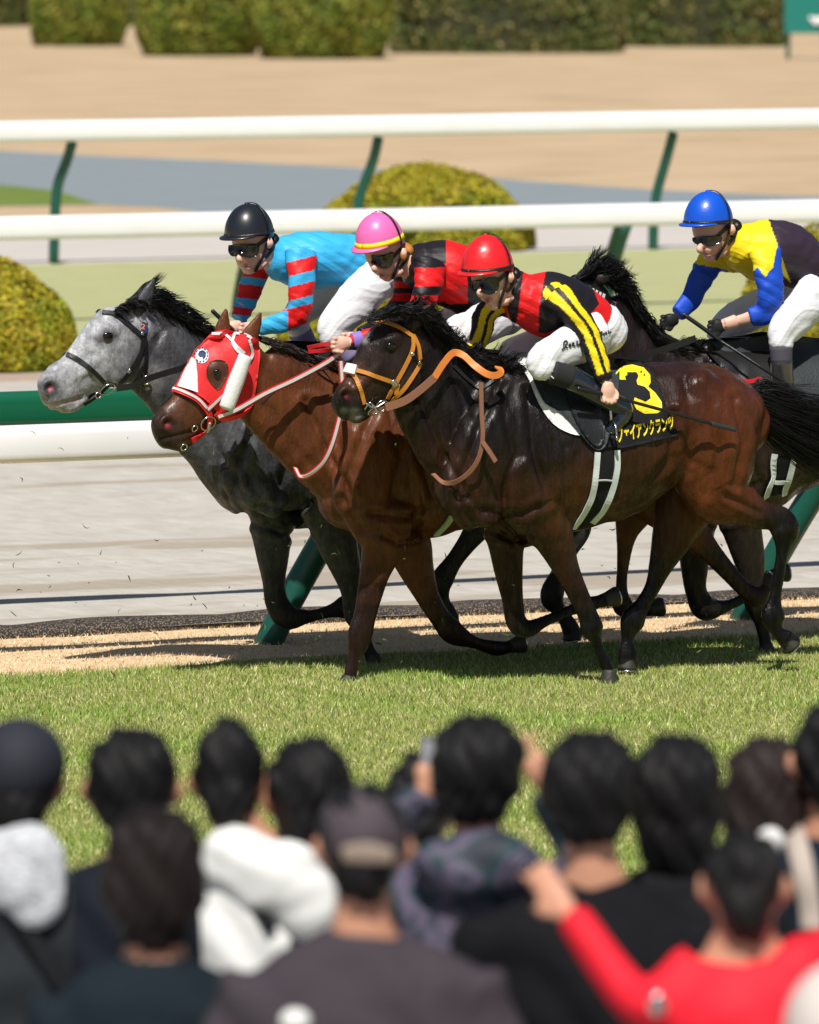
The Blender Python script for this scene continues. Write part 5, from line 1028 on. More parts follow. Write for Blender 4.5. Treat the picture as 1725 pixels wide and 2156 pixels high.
J2 = dict(w=w2, label='jockey in black and red silks with a pink helmet riding the chestnut', foot=(0, 1449), helmet=(800, 510, 56, 64, 14), yaw=22,
 head=[(805, 490, 40, .072), (808, 525, 40, .074), (812, 552, 33, .068), (815, 572, 24, .055), (816, 580, 14, .035)], nose=(787, 566, .065), mouth=(802, 580), chin=(816, 584), ear=(848, 534), hair=mat('ear_cover', (.45, .17, .02), .6),
 goggle=[(782, 536), (796, 538), (815, 534), (828, 530), (830, 546), (822, 562), (806, 566), (794, 558), (784, 552)],
 neck=[(838, 545, 26, .05), (862, 555, 34, .06), (888, 560, 42, .08)], collar=[(862, 552, 30, .062), (882, 558, 42, .08)],
 torso=[(885, 560, 50, .13), (930, 572, 68, .18), (975, 590, 68, .165), (1015, 618, 60, .15), (1045, 645, 50, .14)],
 arm_n=[(905, 552, 34, .055, .15), (903, 595, 30, .05, .2), (890, 635, 26, .042, .22), (868, 665, 24, .04, .22), (820, 692, 21, .034, .22), (755, 718, 17, .03, .22), (736, 721, 15, .028, .22)],
 arm_f=[(892, 568, 34, .055, -.10), (862, 575, 26, .05, -.15), (852, 605, 24, .045, -.19), (842, 638, 21, .038, -.19), (800, 680, 18, .03, -.15), (760, 705, 16, .03, -.08)],
 hand_n=(716, 724, .22, 185), hand_f=(735, 715, -.04, 185),
 hips=[(1015, 622, 50, .14), (1050, 655, 50, .15), (1066, 672, 40, .13)],
 leg_n=[(1050, 665, 52, .09, .12), (1000, 690, 46, .08, .19), (955, 705, 40, .066, .235), (935, 722, 33, .056, .25), (955, 748, 26, .05, .26), (980, 772, 24, .045, .27), (1010, 812, 22, .042, .27), (1035, 840, 19, .038, .27), (1020, 860, 15, .036, .27), (1000, 868, 12, .032, .27)],
 leg_f=[(1040, 660, 50, .09, -.12), (985, 670, 46, .08, -.19), (940, 685, 40, .066, -.235), (905, 700, 32, .056, -.25), (920, 725, 26, .05, -.26), (940, 752, 23, .045, -.27), (965, 790, 22, .042, -.27), (985, 820, 19, .038, -.27), (970, 835, 15, .036, -.27), (955, 842, 12, .032, -.27)],
 nb=5, ns=6, sock=(.02, .02, .025), bootm=M['black_gloss'], silk=silk2, smat=silk('silk_black_red'), hmat=mat('helmet_pink', (.84, .16, .46), .35, bump=.2, bs=25), bands=[('yellow_band', .10, .026, M['yellow_print'])])
J3 = dict(w=w3, label='jockey in red and black silks with yellow striped sleeves riding the nearest horse', foot=(0, 1435), helmet=(1027, 566, 60, 72, 6), yaw=24,
 head=[(1030, 540, 42, .074), (1036, 580, 42, .076), (1040, 608, 35, .07), (1040, 628, 26, .056), (1040, 638, 15, .036)], nose=(1009, 618, .075), mouth=(1026, 634), chin=(1040, 645), ear=(1074, 584),
 goggle=[(990, 592), (1010, 588), (1030, 584), (1048, 584), (1052, 600), (1046, 614), (1030, 621), (1014, 615), (1000, 612), (990, 604)],
 neck=[(1062, 600, 28, .05), (1088, 614, 38, .06), (1112, 628, 46, .08)], collar=[(1084, 605, 38, .066), (1106, 622, 48, .08)],
 torso=[(1108, 632, 56, .13), (1145, 640, 70, .18), (1190, 650, 68, .165), (1230, 670, 60, .15), (1262, 692, 50, .14)],
 arm_n=[(1172, 622, 36, .058, .15), (1198, 648, 31, .052, .21), (1232, 690, 26, .043, .25), (1249, 730, 24, .04, .28), (1262, 765, 22, .035, .305), (1273, 800, 18, .031, .32)],
 arm_f=[(1098, 640, 38, .055, -.09), (1050, 640, 26, .05, -.13), (1022, 662, 24, .045, -.17), (1013, 700, 23, .038, -.18), (1000, 730, 22, .034, -.14), (978, 745, 18, .03, -.1)],
 hand_n=(1281, 828, .345, 272), hand_f=(957, 748, -.08, 185), sleeve_f=6,
 hips=[(1225, 672, 54, .14), (1262, 692, 56, .15), (1276, 705, 48, .14)],
 leg_n=[(1258, 700, 54, .09, .12), (1212, 722, 50, .08, .19), (1162, 746, 42, .066, .25), (1138, 766, 34, .056, .27), (1160, 782, 28, .05, .285), (1203, 796, 25, .044, .285), (1252, 825, 23, .04, .28), (1290, 848, 21, .036, .275), (1313, 864, 19, .034, .275), (1298, 888, 16, .034, .275), (1281, 907, 11, .03, .275)],
 leg_f=[(1240, 700, 52, .09, -.12), (1180, 715, 48, .08, -.19), (1110, 735, 40, .066, -.24), (1078, 748, 33, .056, -.255), (1098, 770, 26, .05, -.26), (1140, 790, 24, .045, -.27), (1180, 815, 24, .042, -.27), (1210, 838, 20, .038, -.27), (1230, 850, 18, .036, -.27), (1215, 872, 15, .034, -.27), (1200, 888, 12, .03, -.27)],
 nb=5, ns=6, sock=(.014, .014, .016), bootm=M['boot_navy'], silk=silk3, smat=silk('silk_red_yellow'), hmat=mat('helmet_red', (.78, .015, .02), .36, bump=.25, bs=25, coat=.2), bands=[('rim_band', .05, .016, M['black_leather'])])
J4 = dict(w=w4, label='jockey in yellow silks with blue sleeves and blue helmet riding the black horse', foot=(0, 1385), helmet=(1492, 468, 57, 66, 2), yaw=20,
 head=[(1496, 450, 40, .072), (1500, 485, 40, .074), (1500, 512, 33, .068), (1498, 530, 25, .055), (1497, 540, 15, .035)], nose=(1472, 526, .07), mouth=(1486, 534), chin=(1497, 543), ear=(1540, 484), tone=.95,
 goggle=[(1458, 500), (1475, 498), (1500, 496), (1518, 495), (1520, 506), (1510, 515), (1495, 518), (1482, 513), (1468, 514), (1459, 508)],
 neck=[(1528, 500, 27, .05), (1548, 512, 34, .06), (1570, 520, 42, .08)], collar=[(1550, 505, 34, .062), (1568, 515, 46, .08)],
 torso=[(1562, 520, 50, .13), (1605, 528, 66, .18), (1650, 532, 66, .165), (1690, 556, 58, .15), (1718, 582, 50, .14)],
 arm_n=[(1612, 530, 34, .056, .15), (1618, 575, 30, .05, .2), (1624, 622, 27, .044, .22), (1612, 655, 26, .04, .2), (1580, 668, 20, .034, .17), (1550, 676, 17, .032, .14), (1526, 683, 15, .029, .13)],
 arm_f=[(1560, 535, 40, .06, -.08), (1505, 545, 31, .05, -.15), (1474, 590, 25, .045, -.19), (1455, 630, 22, .038, -.18), (1428, 660, 17, .03, -.15)],
 hand_n=(1508, 688, .12, 188), hand_f=(1408, 676, -.13, 190), gloves=('hand_n', 'hand_f'), sleeve_n=5,
 hips=[(1700, 565, 52, .14), (1722, 600, 54, .15), (1732, 618, 44, .13)],
 leg_n=[(1722, 618, 54, .09, .12), (1692, 650, 48, .08, .19), (1662, 680, 42, .066, .24), (1646, 705, 34, .056, .26), (1645, 732, 25, .05, .27), (1646, 762, 21, .045, .275), (1648, 792, 21, .043, .275), (1650, 815, 19, .04, .275), (1646, 832, 16, .036, .275), (1630, 842, 12, .034, .275)],
 leg_f=[(1700, 610, 50, .09, -.12), (1620, 640, 46, .08, -.19), (1560, 668, 42, .066, -.235), (1522, 690, 34, .056, -.25), (1515, 715, 27, .05, -.26), (1520, 745, 23, .045, -.27), (1530, 780, 22, .042, -.27), (1535, 805, 19, .038, -.27), (1525, 822, 15, .036, -.27), (1510, 830, 12, .032, -.27)],
 nb=5, ns=6, sock=(.06, .055, .075), bootm=mat('boot_black', (.03, .03, .03), .15, coat=1.), silk=silk4, smat=silk('silk_yellow_blue'), hmat=mat('helmet_blue', (.006, .09, .62), .32, bump=.2, bs=25, coat=.3), bands=[('rim_band', .05, .014, M['black_leather'])])
R1 = rider(J1); R2 = rider(J2); R3 = rider(J3); R4 = rider(J4)
# far sleeves of red/yellow rider etc. are part of the silks; small extras
g = Geo(); px_tube(g, [(760, 716, 20, .034, .22), (742, 719, 18, .032, .22)], w2, seg=14, cap=.1); g.plain('cuff', M['purple'], R2[0])
def marks(name, lines, bv, w, parent, wd=.006, mt=None):
    g = Geo()
    for l in lines: strap(g, l, bv, wd, .004, w=w, k=4, thick=.002)
    g.plain(name, mt or M['ink'], parent)
bre3 = [o for o in R3[0].children if o.name.startswith('breeches')][0]; sock3 = [o for o in R3[0].children if o.name.startswith('sock')][0]
def sig(x0, y0, s, lean):
    f = lambda pts: [(x0 + a * s, y0 + b * s + a * s * lean) for a, b in pts]
    return [f([(0, 2), (1, -8), (6, -10), (9, -5), (3, -1), (9, 6)]), f([(11, 1), (14, -3), (16, 1), (13, 3), (17, 4)]), f([(19, 2), (20, -4), (23, -3), (22, 2), (26, 3)]), f([(29, 1), (30, -8), (31, 3), (36, -1), (39, 3)]), f([(-4, 8), (4, 3)])]
marks('signature', sig(1186, 728, .95, -.12) , R3[3], w3 + .25, bre3)
marks('signature', sig(1262, 706, .62, -.3), R3[3], w3 + .2, bre3, .005)
sb = bvh_of(sock3.data); marks('emblem', [[(1152, 788), (1166, 782)], [(1156, 780), (1154, 798)], [(1164, 776), (1158, 798)], [(1150, 795), (1160, 791), (1166, 796)]], sb, w3 + .33, sock3, .005, M['white_band'])
# stirrups, whips
def stirrup(parent, px, py, w, wo):
    c = PT(px, py, w + wo); g = Geo(); P = [c + NV * .055 * math.cos(a) + ZV * (.06 * math.sin(a)) for a in np.linspace(-.3, math.pi + .3, 14)]
    g.tube(np.array(P), [.005] * 14, [.005] * 14, lat=DV, seg=6, k=2); g.tube(np.array([c - NV * .06 - ZV * .02, c + NV * .06 - ZV * .02]), [.012] * 2, [.008] * 2, lat=DV, seg=6); g.tube(np.array([c + ZV * .06, c + ZV * .3 - NV * .02]), [.008] * 2, [.003] * 2, lat=NV, seg=6)
    g.plain('stirrup', M['steel'], parent)
stirrup(E3, 1287, 912, w3, .30); stirrup(E4, 1640, 846, w4, .275); stirrup(E1, 770, 850, w1, .27); stirrup(E2, 1005, 870, w2, .27)
def whip(pts, w, label, r=.0078):
    P = np.array([PT(a, b, w + c) for a, b, c in pts]); e = empty('whip', P[0], label, 'whip', 'riding whips held by the jockeys')
    g = Geo(); g.tube(P[:3], [.011] * 3, [.011] * 3, seg=10); g.plain('handle', M['black_leather'], e)
    g = Geo(); g.tube(P[2:-1], [r] * (len(P) - 3), [r] * (len(P) - 3), seg=8, cap=.1); g.plain('shaft', M['black_leather'], e)
    g = Geo(); g.tube(P[-2:], [.011, .010], [.004, .004], seg=10); g.plain('flap', M['slate_cloth'], e)
whip([(1218, 818, .345), (1245, 824, .345), (1290, 834, .345), (1350, 851, .345), (1420, 870, .33), (1498, 892, .33), (1550, 905, .33)], w3, 'black whip held against the flank beside the cloth number 3')
whip([(1440, 662, .10), (1480, 690, .14), (1515, 716, .17), (1560, 745, .25), (1610, 778, .32), (1660, 810, .33), (1692, 826, .33)], w4, 'black whip held by the yellow and blue rider, pointing down right')
whip([(448, 655, .0), (470, 676, .0), (490, 694, -.10), (500, 705, -.10), (515, 720, -.10)], w1, 'short black whip handle in the far hand of the turquoise rider')
# ------------------------------------------------------------------ spectators on the terrace, seen from behind
YV = np.array([0., 1, 0])
GRP = 'spectators standing with their backs to the camera'
M['cskin'] = mat('spectator_skin', (.55, .27, .17), .55)
def cm(name, c, rough=.8, **k): return mat(name, c, rough, **k)
def ctube(g, c, st, name='', **k):       # stations (x, z, y, rx, ry) metres from c
    P = np.array([c + RT * q[0] + ZV * q[1] + YV * q[2] for q in st]); g.tube(P, [q[3] for q in st], [q[4] for q in st], lat=YV, name=name, **k)
def hand_open(g, c, d, up, k=.01, spread=1.):   # c wrist, d finger direction, up = across the palm
    nrm = np.cross(d, up); g.tube(np.array([c, c + d * 4 * k, c + d * 9 * k]), [2.6 * k, 3.8 * k, 4.2 * k], [1.6 * k, 1.7 * k, 1.3 * k], lat=nrm, seg=12)
    for i in range(4):
        o = up * (3.2 - 2.1 * i) * k; L = (7, 8, 7.4, 5.8)[i] * k; q = d + up * (.14 - .09 * i) * spread
        g.tube(np.array([c + d * 8 * k + o, c + d * 9 * k + o + q * L * .55, c + d * 9 * k + o + q * L + nrm * .6 * k]), [.95 * k, .9 * k, .75 * k], [.95 * k, .9 * k, .75 * k], seg=8, k=3)
    g.tube(np.array([c + d * 2 * k + up * 2.4 * k, c + d * 5 * k + up * 5.4 * k, c + d * 8 * k + up * 6.6 * k]), [1.3 * k, 1.1 * k, .9 * k], [1.3 * k, 1.1 * k, .9 * k], seg=8, k=3)
def spectator(px, py, Y, label, hair='short', hcol=(.012, .011, .012), jacket=(.02, .02, .025), hw=.080, hh=.118, ears=True, turn=0., sh=.21, scale=1., jlabel=None, lean=0., arms='down', trouser=(.02, .022, .03), earlen=1., shx=0., jmat=None, neckz=.0):
    c = PY(px, py, Y); e = empty('person', [c[0], c[1], .15], label, 'person', GRP); k = scale
    g = Geo(); ct, st_ = math.cos(turn), math.sin(turn)
    ax = [RT * hw * .93 * k, YV * hw * 1.14 * k, ZV * hh * k]; g.ell(c, ax)
    g.ell(c + YV * .05 * k - ZV * .055 * k + RT * st_ * .03, [RT * .05 * k, YV * .06 * k, ZV * .06 * k])
    g.ell(c + YV * .105 * k - ZV * .02 * k + RT * st_ * .05, [RT * .013 * k, YV * .02 * k, ZV * .02 * k])
    if ears:
        for s in (-1, 1): ctube(g, c, [(s * (hw * .95 + .006) * k, .012 * k, .0, .016 * k * earlen, .012), (s * (hw + .012) * k, -.012 * k, -.004, .017 * k * earlen, .012), (s * hw * .96 * k, -.042 * k, .002, .010 * k, .010)], seg=10)
    nk = [(0, -.06 * k, -.01, .055 * k, .055 * k), (shx * .5, -.13 * k, -.012, .056 * k, .056 * k), (shx, -.20 * k, -.01, .075 * k, .06 * k)]
    ctube(g, c, nk)
    tz = lambda z: (z + neckz) * k
    tor = [(shx, tz(-.175), 0, .085 * k, .065 * k), (shx, tz(-.215), 0, sh * .72 * k, .085 * k), (shx, tz(-.27), 0, sh * k, .11 * k), (shx, tz(-.40), 0, sh * .97 * k, .125 * k), (shx + lean, tz(-.58), 0, sh * .88 * k, .118 * k), (shx + lean, tz(-.74), 0, sh * .84 * k, .12 * k), (shx + lean, tz(-.84), 0, sh * .80 * k, .115 * k)]
    ctube(g, c, [(a, b, y, p - .012, q - .012) for a, b, y, p, q in tor])
    A = {}
    for s in (-1, 1):
        P = [(shx + s * sh * .86 * k, tz(-.265), 0, .062 * k, .062 * k), (shx + s * sh * 1.07 * k, tz(-.40), 0, .054 * k, .056 * k), (shx + s * sh * 1.1 * k, tz(-.55), .02, .046 * k, .048 * k), (shx + s * sh * 1.08 * k, tz(-.70), .05, .040 * k, .04 * k), (shx + s * sh * 1.0 * k, tz(-.82), .09, .034 * k, .034 * k)]
        if arms in ('up', 'spread') : P = ARMS[arms][s](c, k)
        A[s] = P; ctube(g, c, [(a, b, y, p - .012, q - .012) for a, b, y, p, q in P], cap=.05)
        l = P[-1]; l0 = P[-2]; wv_ = RT * l[0] + ZV * l[1] + YV * l[2]; d = wv_ - (RT * l0[0] + ZV * l0[1] + YV * l0[2]); d /= np.linalg.norm(d)
        if arms in ('spread', 'up'): hand_open(g, c + wv_, d, np.cross(d, YV) * (1 if s < 0 else -1), .0085 * (1.0 if arms == 'up' else 1.0))
        else: hand_open(g, c + wv_, d, ZV, .0085)
    gz = .17 - c[2]
    legs = {}
    for s in (-1, 1):
        L = [(shx + lean + s * .09 * k, tz(-.82), 0, .095 * k, .10 * k), (shx + lean + s * .095 * k, (tz(-.82) + gz) * .5, .01, .062 * k, .065 * k), (shx + lean + s * .1 * k, gz * .85 + tz(-.82) * .15, 0, .05 * k, .055 * k), (shx + lean + s * .1 * k, gz + .08, 0, .042, .05)]
        legs[s] = L; ctube(g, c, [(a, b, y, p - .01, q - .01) for a, b, y, p, q in L]); ctube(g, c, [(L[-1][0], gz + .04, -.06, .04, .04), (L[-1][0], gz + .035, .14, .04, .032)], k=3)
    me = g.fuse(.0125, 3); finish(me, M['cskin']); link(bpy.data.objects.new('body', me), e)
    # jacket
    g = Geo(); ctube(g, c, [(a, b, y, p + .012, q + .014) for a, b, y, p, q in (tor[1:] if neckz > .05 else tor)], cap=.3)
    for s in (-1, 1): ctube(g, c, [(a, b, y, p + .012, q + .012) for a, b, y, p, q in A[s]], cap=.15)
    me = g.fuse(.013, 4); V = verts_of(me); nv = np.empty(len(V) * 3); me.vertices.foreach_get('normal', nv); nv = nv.reshape(-1, 3)
    V += nv * (.006 * np.sin(V[:, 2] * 38 + V[:, 0] * 22 + 2 * np.sin(V[:, 0] * 17)))[:, None]; me.vertices.foreach_set('co', V.ravel())
    finish(me, jmat or cm('jacket_cloth', tuple(.62 * q for q in jacket), .85, spec=.15, bump=.3, bs=20, bd=.03)); jk = link(bpy.data.objects.new('jacket', me), e)
    g = Geo()
    for s in (-1, 1): ctube(g, c, [(a, b, y, p + .008, q + .008) for a, b, y, p, q in legs[s]], cap=.1)
    ctube(g, c, [(shx + lean, tz(-.80), 0, sh * .78 * k, .112 * k), (shx + lean, tz(-.92), 0, sh * .8 * k, .12 * k)])
    me = g.fuse(.016, 3); finish(me, cm('trouser_cloth', trouser, .8)); link(bpy.data.objects.new('trousers', me), e)
    for s in (-1, 1):
        g = Geo(); L = legs[s]; ctube(g, c, [(L[-1][0], gz + .045, -.065, .05, .048), (L[-1][0], gz + .04, .05, .052, .045), (L[-1][0], gz + .03, .16, .046, .032)], k=4, seg=14); g.plain('shoe', M['black_leather'], e)
    # hair
    g = Geo(); hc = c - YV * .012 * k
    g.ell(hc + ZV * .022 * k, [RT * (hw + .012) * k, YV * (hw * 1.2) * k, ZV * (hh * .98) * k])
    if hair in ('short', 'tall'): g.ell(hc - YV * .03 * k - ZV * .04 * k, [RT * (hw * .86) * k, YV * .07 * k, ZV * .075 * k])
    if hair == 'tall': g.ell(hc + ZV * .04 * k, [RT * (hw * .9) * k, YV * .085 * k, ZV * (hh * .80) * k])
    if hair in ('bob', 'long'):
        lo = -.11 if hair == 'bob' else -.24
        ctube(g, hc, [(0, .06 * k, 0, (hw + .012) * k, .09 * k), (0, -.02 * k, -.012, (hw + .022) * k, .092 * k), (0, (lo + .04) * k, -.02, (hw + .018) * k, .082 * k), (0, lo * k, -.02, (hw - .012) * k, .06 * k)])
    if hair == 'mid': ctube(g, hc, [(0, .02 * k, 0, (hw + .008) * k, .09 * k), (0, -.07 * k, -.02, (hw + .004) * k, .08 * k), (0, -.13 * k, -.025, (hw - .015) * k, .055 * k), (0, -.16 * k, -.025, (hw - .04) * k, .04 * k)])
    me = g.fuse(.009, 3); V = verts_of(me); nv = np.empty(len(V) * 3); me.vertices.foreach_get('normal', nv); nv = nv.reshape(-1, 3)
    V += nv * (.0035 * np.sin(V[:, 0] * 170 + 3 * np.sin(V[:, 2] * 40)) + .004 * np.sin(V[:, 0] * 71 + V[:, 2] * 55))[:, None]; me.vertices.foreach_set('co', V.ravel())
    hm = cm('spectator_hair', tuple(.5 * q for q in hcol), .55, bump=.6, bs=60, stretch=(3, 1, .35), spec=.25); 
    hr = link(bpy.data.objects.new('hair', me), e)
    finish(me, hm)
    return e, c, jk, bvh_of(jk.data), hr
# arm poses in metres from the head centre
ARMS = {'up': {1: lambda c, k: [(.17, -.26, 0, .06, .06), (.245, -.27, .10, .052, .054), (.235, -.19, .17, .044, .046), (.165, -.06, .17, .036, .036)], -1: lambda c, k: [(-.17, -.26, 0, .06, .06), (-.24, -.27, .10, .052, .054), (-.22, -.19, .17, .044, .046), (-.125, -.07, .17, .034, .034)]},
        'spread': {-1: lambda c, k: [(-.09, -.165, 0, .045, .05), (-.145, -.205, -.02, .042, .046), (-.195, -.235, .0, .038, .04), (-.255, -.175, .06, .033, .034), (-.325, -.085, .12, .026, .027)], 1: lambda c, k: [(.09, -.155, 0, .05, .05), (.18, -.145, -.02, .045, .045), (.30, -.14, .04, .038, .038), (.40, -.11, .12, .033, .034), (.47, -.05, .18, .027, .028)]}}
def sling(parent, bv, path, w_, mt, name='bag_strap'):
    g = Geo(); pts = []; nn = []
    for a in crom(np.array(path, float), 6):
        p, n_ = hit(bv, a[0], a[1], .012)
        if p is not None: pts.append(p); nn.append(n_)
    V, Fc = ribbon(smooth_arr(pts, 2), smooth_arr(nn, 3), w_, .008); g.add(V, Fc); return g.plain(name, mt, parent)
YA, YB, YC = 14.6, 13.6, 12.6
fuzz = mat('hood_print', (.62, .64, .68), .9, var=.25, bs=90, bump=.8, bd=.02)
camo, nt, b = base_mat('camouflage'); tc = nt.nodes.new('ShaderNodeTexCoord'); nz = nt.nodes.new('ShaderNodeTexNoise'); nz.inputs['Scale'].default_value = 9; nz.inputs['Detail'].default_value = 1.5; nz.inputs['Distortion'].default_value = .6
cr = nt.nodes.new('ShaderNodeValToRGB'); cr.color_ramp.interpolation = 'CONSTANT'; el = cr.color_ramp.elements; el[0].color = (.012, .016, .03, 1); el[1].position = .42; el[1].color = (.010, .035, .045, 1)
q = el.new(.50); q.color = (.085, .07, .12, 1); q = el.new(.60); q.color = (.03, .035, .06, 1); q = el.new(.68); q.color = (.12, .10, .15, 1)
nt.links.new(tc.outputs['Object'], nz.inputs[0]); nt.links.new(nz.outputs['Fac'], cr.inputs[0]); nt.links.new(cr.outputs[0], b.inputs['Base Color']); b.inputs['Roughness'].default_value = .7
def hood(parent, c, st, mt, name='hood', vox=.012):
    g = Geo(); 
    for q in st: g.ell(c + RT * q[0] + ZV * q[1] + YV * q[2], [RT * q[3], YV * q[4], ZV * q[5]])
    me = g.fuse(vox, 4); V = verts_of(me); nv = np.empty(len(V) * 3); me.vertices.foreach_get('normal', nv); nv = nv.reshape(-1, 3)
    V += nv * (.006 * np.sin(V[:, 0] * 31 + 2 * np.sin(V[:, 2] * 29)))[:, None]; me.vertices.foreach_set('co', V.ravel()); finish(me, mt); return link(bpy.data.objects.new(name, me), parent)
# back row
S1 = spectator(42, 1650, YA, 'person in dark cap and charcoal jacket with white patterned hood at the left edge', jacket=(.035, .042, .05), shx=-.01, sh=.215, neckz=-.01)
hood(S1[0], S1[1], [(.01, -.17, -.12, .10, .05, .10), (.03, -.21, -.13, .085, .045, .10), (-.06, -.17, -.11, .09, .05, .09)], fuzz)
sling(S1[0], S1[3], [(-10, 1870), (40, 1930), (85, 2010), (140, 2095)], .045, M['black_cloth'])
g = Geo(); c = S1[1]; g.ell(c + ZV * .045, [RT * .106, YV * .12, ZV * .105]); ctube(g, c, [(0, .03, .10, .07, .04), (0, .02, .16, .055, .03)], power=1); me = g.fuse(.01, 2); finish(me, cm('navy_cap', (.012, .014, .024), .8)); link(bpy.data.objects.new('cap', me), S1[0])
S2 = spectator(277, 1655, YA, 'person with tousled black hair and navy jacket behind the long brown bob', jacket=(.014, .018, .03), turn=.3, hw=.094)
S3 = spectator(482, 1640, YA, 'person with cropped tall black hair in a white hooded jacket', hair='tall', jacket=(.72, .73, .75), hw=.070, hh=.125, turn=-.2, shx=.075, sh=.175, neckz=.02, jmat=M['white_felt'])
hood(S3[0], S3[1], [(.03, -.17, -.09, .10, .05, .075), (.10, -.20, -.12, .12, .05, .085), (.165, -.25, -.12, .09, .05, .085), (.19, -.30, -.11, .07, .04, .06)], M['white_felt'])
sling(S3[0], S3[3], [(420, 1820), (480, 1835), (520, 1880), (570, 1960)], .03, M['black_cloth'])
S4 = spectator(650, 1675, YA, 'person with plain black hair standing just left of the brown baseball cap', jacket=(.012, .013, .02), hw=.088)
S7 = spectator(885, 1700, 15.4, 'person mostly hidden behind the camouflage hooded person', jacket=(.02, .02, .03), hw=.07)
S8 = spectator(1005, 1630, YA, 'person in purple camouflage hooded jacket with both hands raised beside the head', hair='tall', arms='up', hw=.098, hh=.122, jmat=camo, ears=False, sh=.2)
hood(S8[0], S8[1], [(0, -.17, -.11, .125, .06, .06), (.0, -.20, -.13, .11, .06, .07), (-.06, -.19, -.12, .09, .06, .07), (.06, -.19, -.12, .09, .06, .07)], camo)
e = empty('phone', S8[1] + RT * -.085 + YV * .19 - ZV * .03, 'phone with pale screen held up by the person in camouflage', 'phone')
bm = bmesh.new(); bmesh.ops.create_cube(bm, size=1); bmesh.ops.scale(bm, vec=(.075, .009, .14), verts=bm.verts); bmesh.ops.translate(bm, vec=Vector(S8[1] + RT * -.09 + YV * .20 - ZV * .01), verts=bm.verts); bmesh.ops.bevel(bm, geom=bm.edges[:], offset=.004, segments=2)
me = bpy.data.meshes.new('case'); bm.to_mesh(me); bm.free(); finish(me, M['black_leather'], False); link(bpy.data.objects.new('case', me), e)
bm = bmesh.new(); bmesh.ops.create_cube(bm, size=1); bmesh.ops.scale(bm, vec=(.067, .002, .13), verts=bm.verts); bmesh.ops.translate(bm, vec=Vector(S8[1] + RT * -.09 + YV * .1945 - ZV * .01), verts=bm.verts)
me = bpy.data.meshes.new('screen'); bm.to_mesh(me); bm.free(); finish(me, cm('screen_glass', (.35, .36, .4), .2), False); link(bpy.data.objects.new('screen', me), e)
S9 = spectator(1240, 1668, YB + .4, 'person with round black hair and broad black jacket behind the raised small hand', jacket=(.010, .010, .013), hw=.099, hh=.120, ears=False, sh=.25, shx=.01, neckz=-.03)
S10 = spectator(1424, 1680, YB + .6, 'person with tall black hair reaching the nape behind the child in red', hair='mid', jacket=(.013, .014, .018), hw=.095, hh=.128, ears=False, sh=.21)
S11 = spectator(1618, 1672, YA + .1, 'person with shoulder length brown hair near the right edge', hair='long', hcol=(.04, .026, .024), jacket=(.012, .02, .035), hw=.085, sh=.18, ears=False)
S13 = spectator(1752, 1600, YA, 'person in navy jacket with beige strap cut by the right edge', jacket=(.010, .022, .045), turn=-.4, sh=.22, earlen=1.2)
sling(S13[0], S13[3], [(1672, 1745), (1690, 1820), (1705, 1900), (1712, 1960)], .05, cm('beige_webbing', (.45, .38, .33), .8))
# front row
S6 = spectator(326, 1838, YC + .2, 'person with long dark brown bob and dark teal jacket in the front row', hair='bob', hcol=(.02, .012, .011), jacket=(.014, .026, .036), hw=.083, hh=.12, ears=False, sh=.205, neckz=.0)
S5 = spectator(765, 1778, YC, 'person in brown baseball cap and grey purple jacket in the centre front', hair='short', jacket=(.085, .07, .085), hw=.074, hh=.105, sh=.24, earlen=1.25, neckz=-.01)
c = S5[1]; g = Geo(); g.ell(c + ZV * .022, [RT * .090, YV * .112, ZV * .098]); ctube(g, c, [(0, .03, .10, .075, .02), (0, .02, .17, .06, .015)]); me = g.fuse(.009, 2); cpm = cm('brown_cap', (.060, .045, .056), .8, bump=.3, bs=60); finish(me, cpm); cap = link(bpy.data.objects.new('cap', me), S5[0])
g = Geo(); P = [c + RT * .050 * math.cos(a) * 1.0 - YV * (.100) + ZV * (-.012 + .034 * math.sin(a)) + RT * .012 for a in np.linspace(0, math.pi, 10)]; g.tube(np.array([c + RT * -.036 - YV * .104 + ZV * -.004, c + RT * .012 - YV * .112 + ZV * -.002, c + RT * .056 - YV * .112 + ZV * -.008]), [.017, .021, .015], [.006] * 3, lat=YV); g.plain('cap_opening', cm('scalp', (.26, .2, .16), .6), cap)
S12 = spectator(1568, 1862, YC - .3, 'child in bright red top with the left arm stretched out over the others', jmat=cm('red_knit', (.78, .004, .022), .75, bump=.3, bs=40), hw=.066, hh=.088, scale=.98, sh=.15, arms='spread', earlen=1.35, neckz=.055)
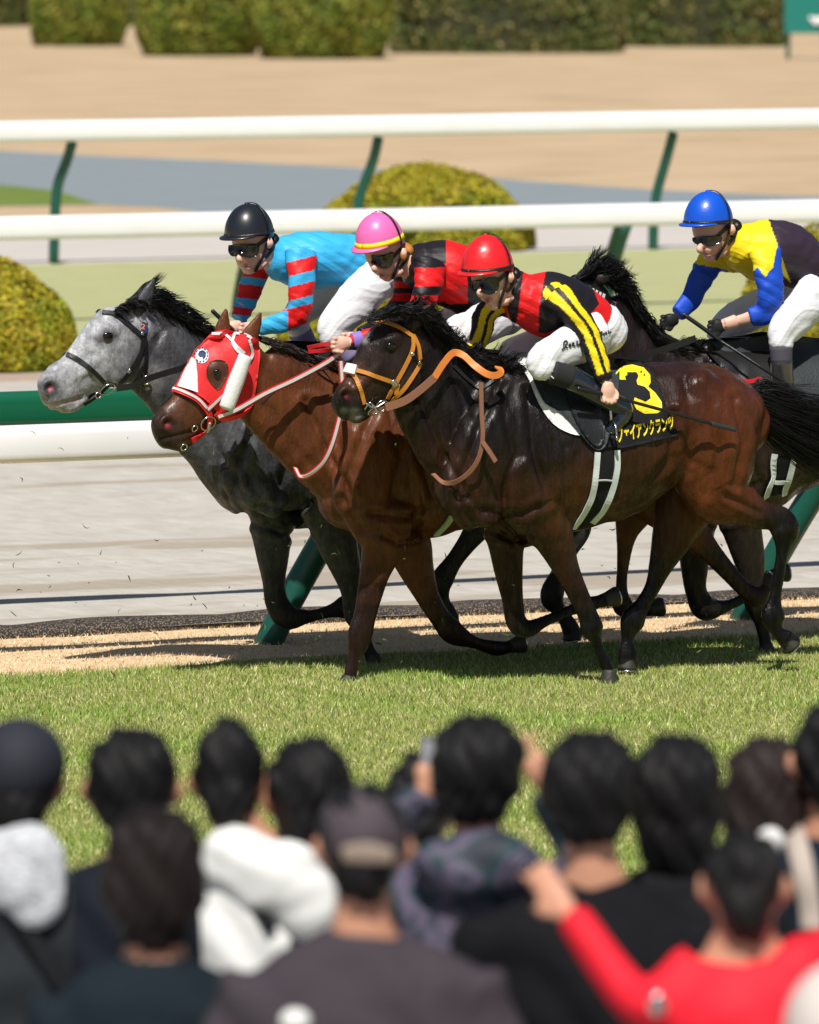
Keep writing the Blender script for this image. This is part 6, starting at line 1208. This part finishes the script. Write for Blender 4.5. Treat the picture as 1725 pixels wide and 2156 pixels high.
g = Geo(); w_ = PY(1385, 2117, YC - .45); g.ell(w_, [RT * .018, YV * .006, ZV * .022]); g.plain('glint_disc', M['steel'], S12[0])  # small steel disc added to stand for a blurred metal glint
# white hat bottom right, its wearer below
S14 = spectator(1785, 2215, YC - 1.2, 'person under a white sun hat cut by the bottom right corner', jacket=(.3, .3, .3), hw=.08, ears=False, neckz=0)
c = S14[1]; g = Geo(); g.ell(c + ZV * .04, [RT * .115, YV * .125, ZV * .125]); g.ell(c - ZV * .02, [RT * .17, YV * .17, ZV * .022]); me = g.fuse(.01, 4); finish(me, cm('white_hat', (.62, .56, .52), .8)); link(bpy.data.objects.new('hat', me), S14[0])
c = PY(1622, 1772, YA - .25); g = Geo(); g.ell(c, [RT * .032, YV * .03, ZV * .032]); g.plain('glint_ball', M['white_felt'], S11[0])  # white ball added in place of a bright out-of-focus glint
c = PY(622, 2150, YC - .2); g = Geo(); g.ell(c, [RT * .03, YV * .02, ZV * .024]); g.plain('glint_disc', M['white_felt'], S5[0])  # made-up white disc, imitates a blurred highlight on metal
# bits of turf kicked up by the hooves
V = []; Fc = []; cols = []
for i in range(170):
    px = rng.uniform(20, 1700); py = rng.choice([rng.uniform(900, 1400), rng.uniform(1150, 1420)]); w = rng.uniform(-28.9, -27.3); p = PT(px, py, w)
    L = rng.uniform(.01, .045); d = rng.normal(size=3); d /= np.linalg.norm(d); u = np.cross(d, rng.normal(size=3)); u /= np.linalg.norm(u); t = rng.uniform(.0015, .004); n0 = len(V); q = np.cross(d, u)
    for f, r_ in ((0, .3), (.35, 1), (.7, .9), (1, .2)):
        for a in range(3): V.append(p + d * L * f + u * L * .25 * math.sin(f * 3.1) + (u * math.cos(a * 2.094) + q * math.sin(a * 2.094)) * t * r_)
    for k_ in range(3):
        for a in range(3): x = n0 + k_ * 3 + a; y = n0 + k_ * 3 + (a + 1) % 3; Fc.append((x, y, y + 3, x + 3))
    cols += [rng.choice([0, 1]) and (.04, .03, .02) or (.10, .15, .03)] * 12
tag(mk('flying_turf', V, Fc, M_blade, None, False, np.array(cols)), 'bits of grass and soil flying round the galloping legs', 'turf bits', kind='stuff')
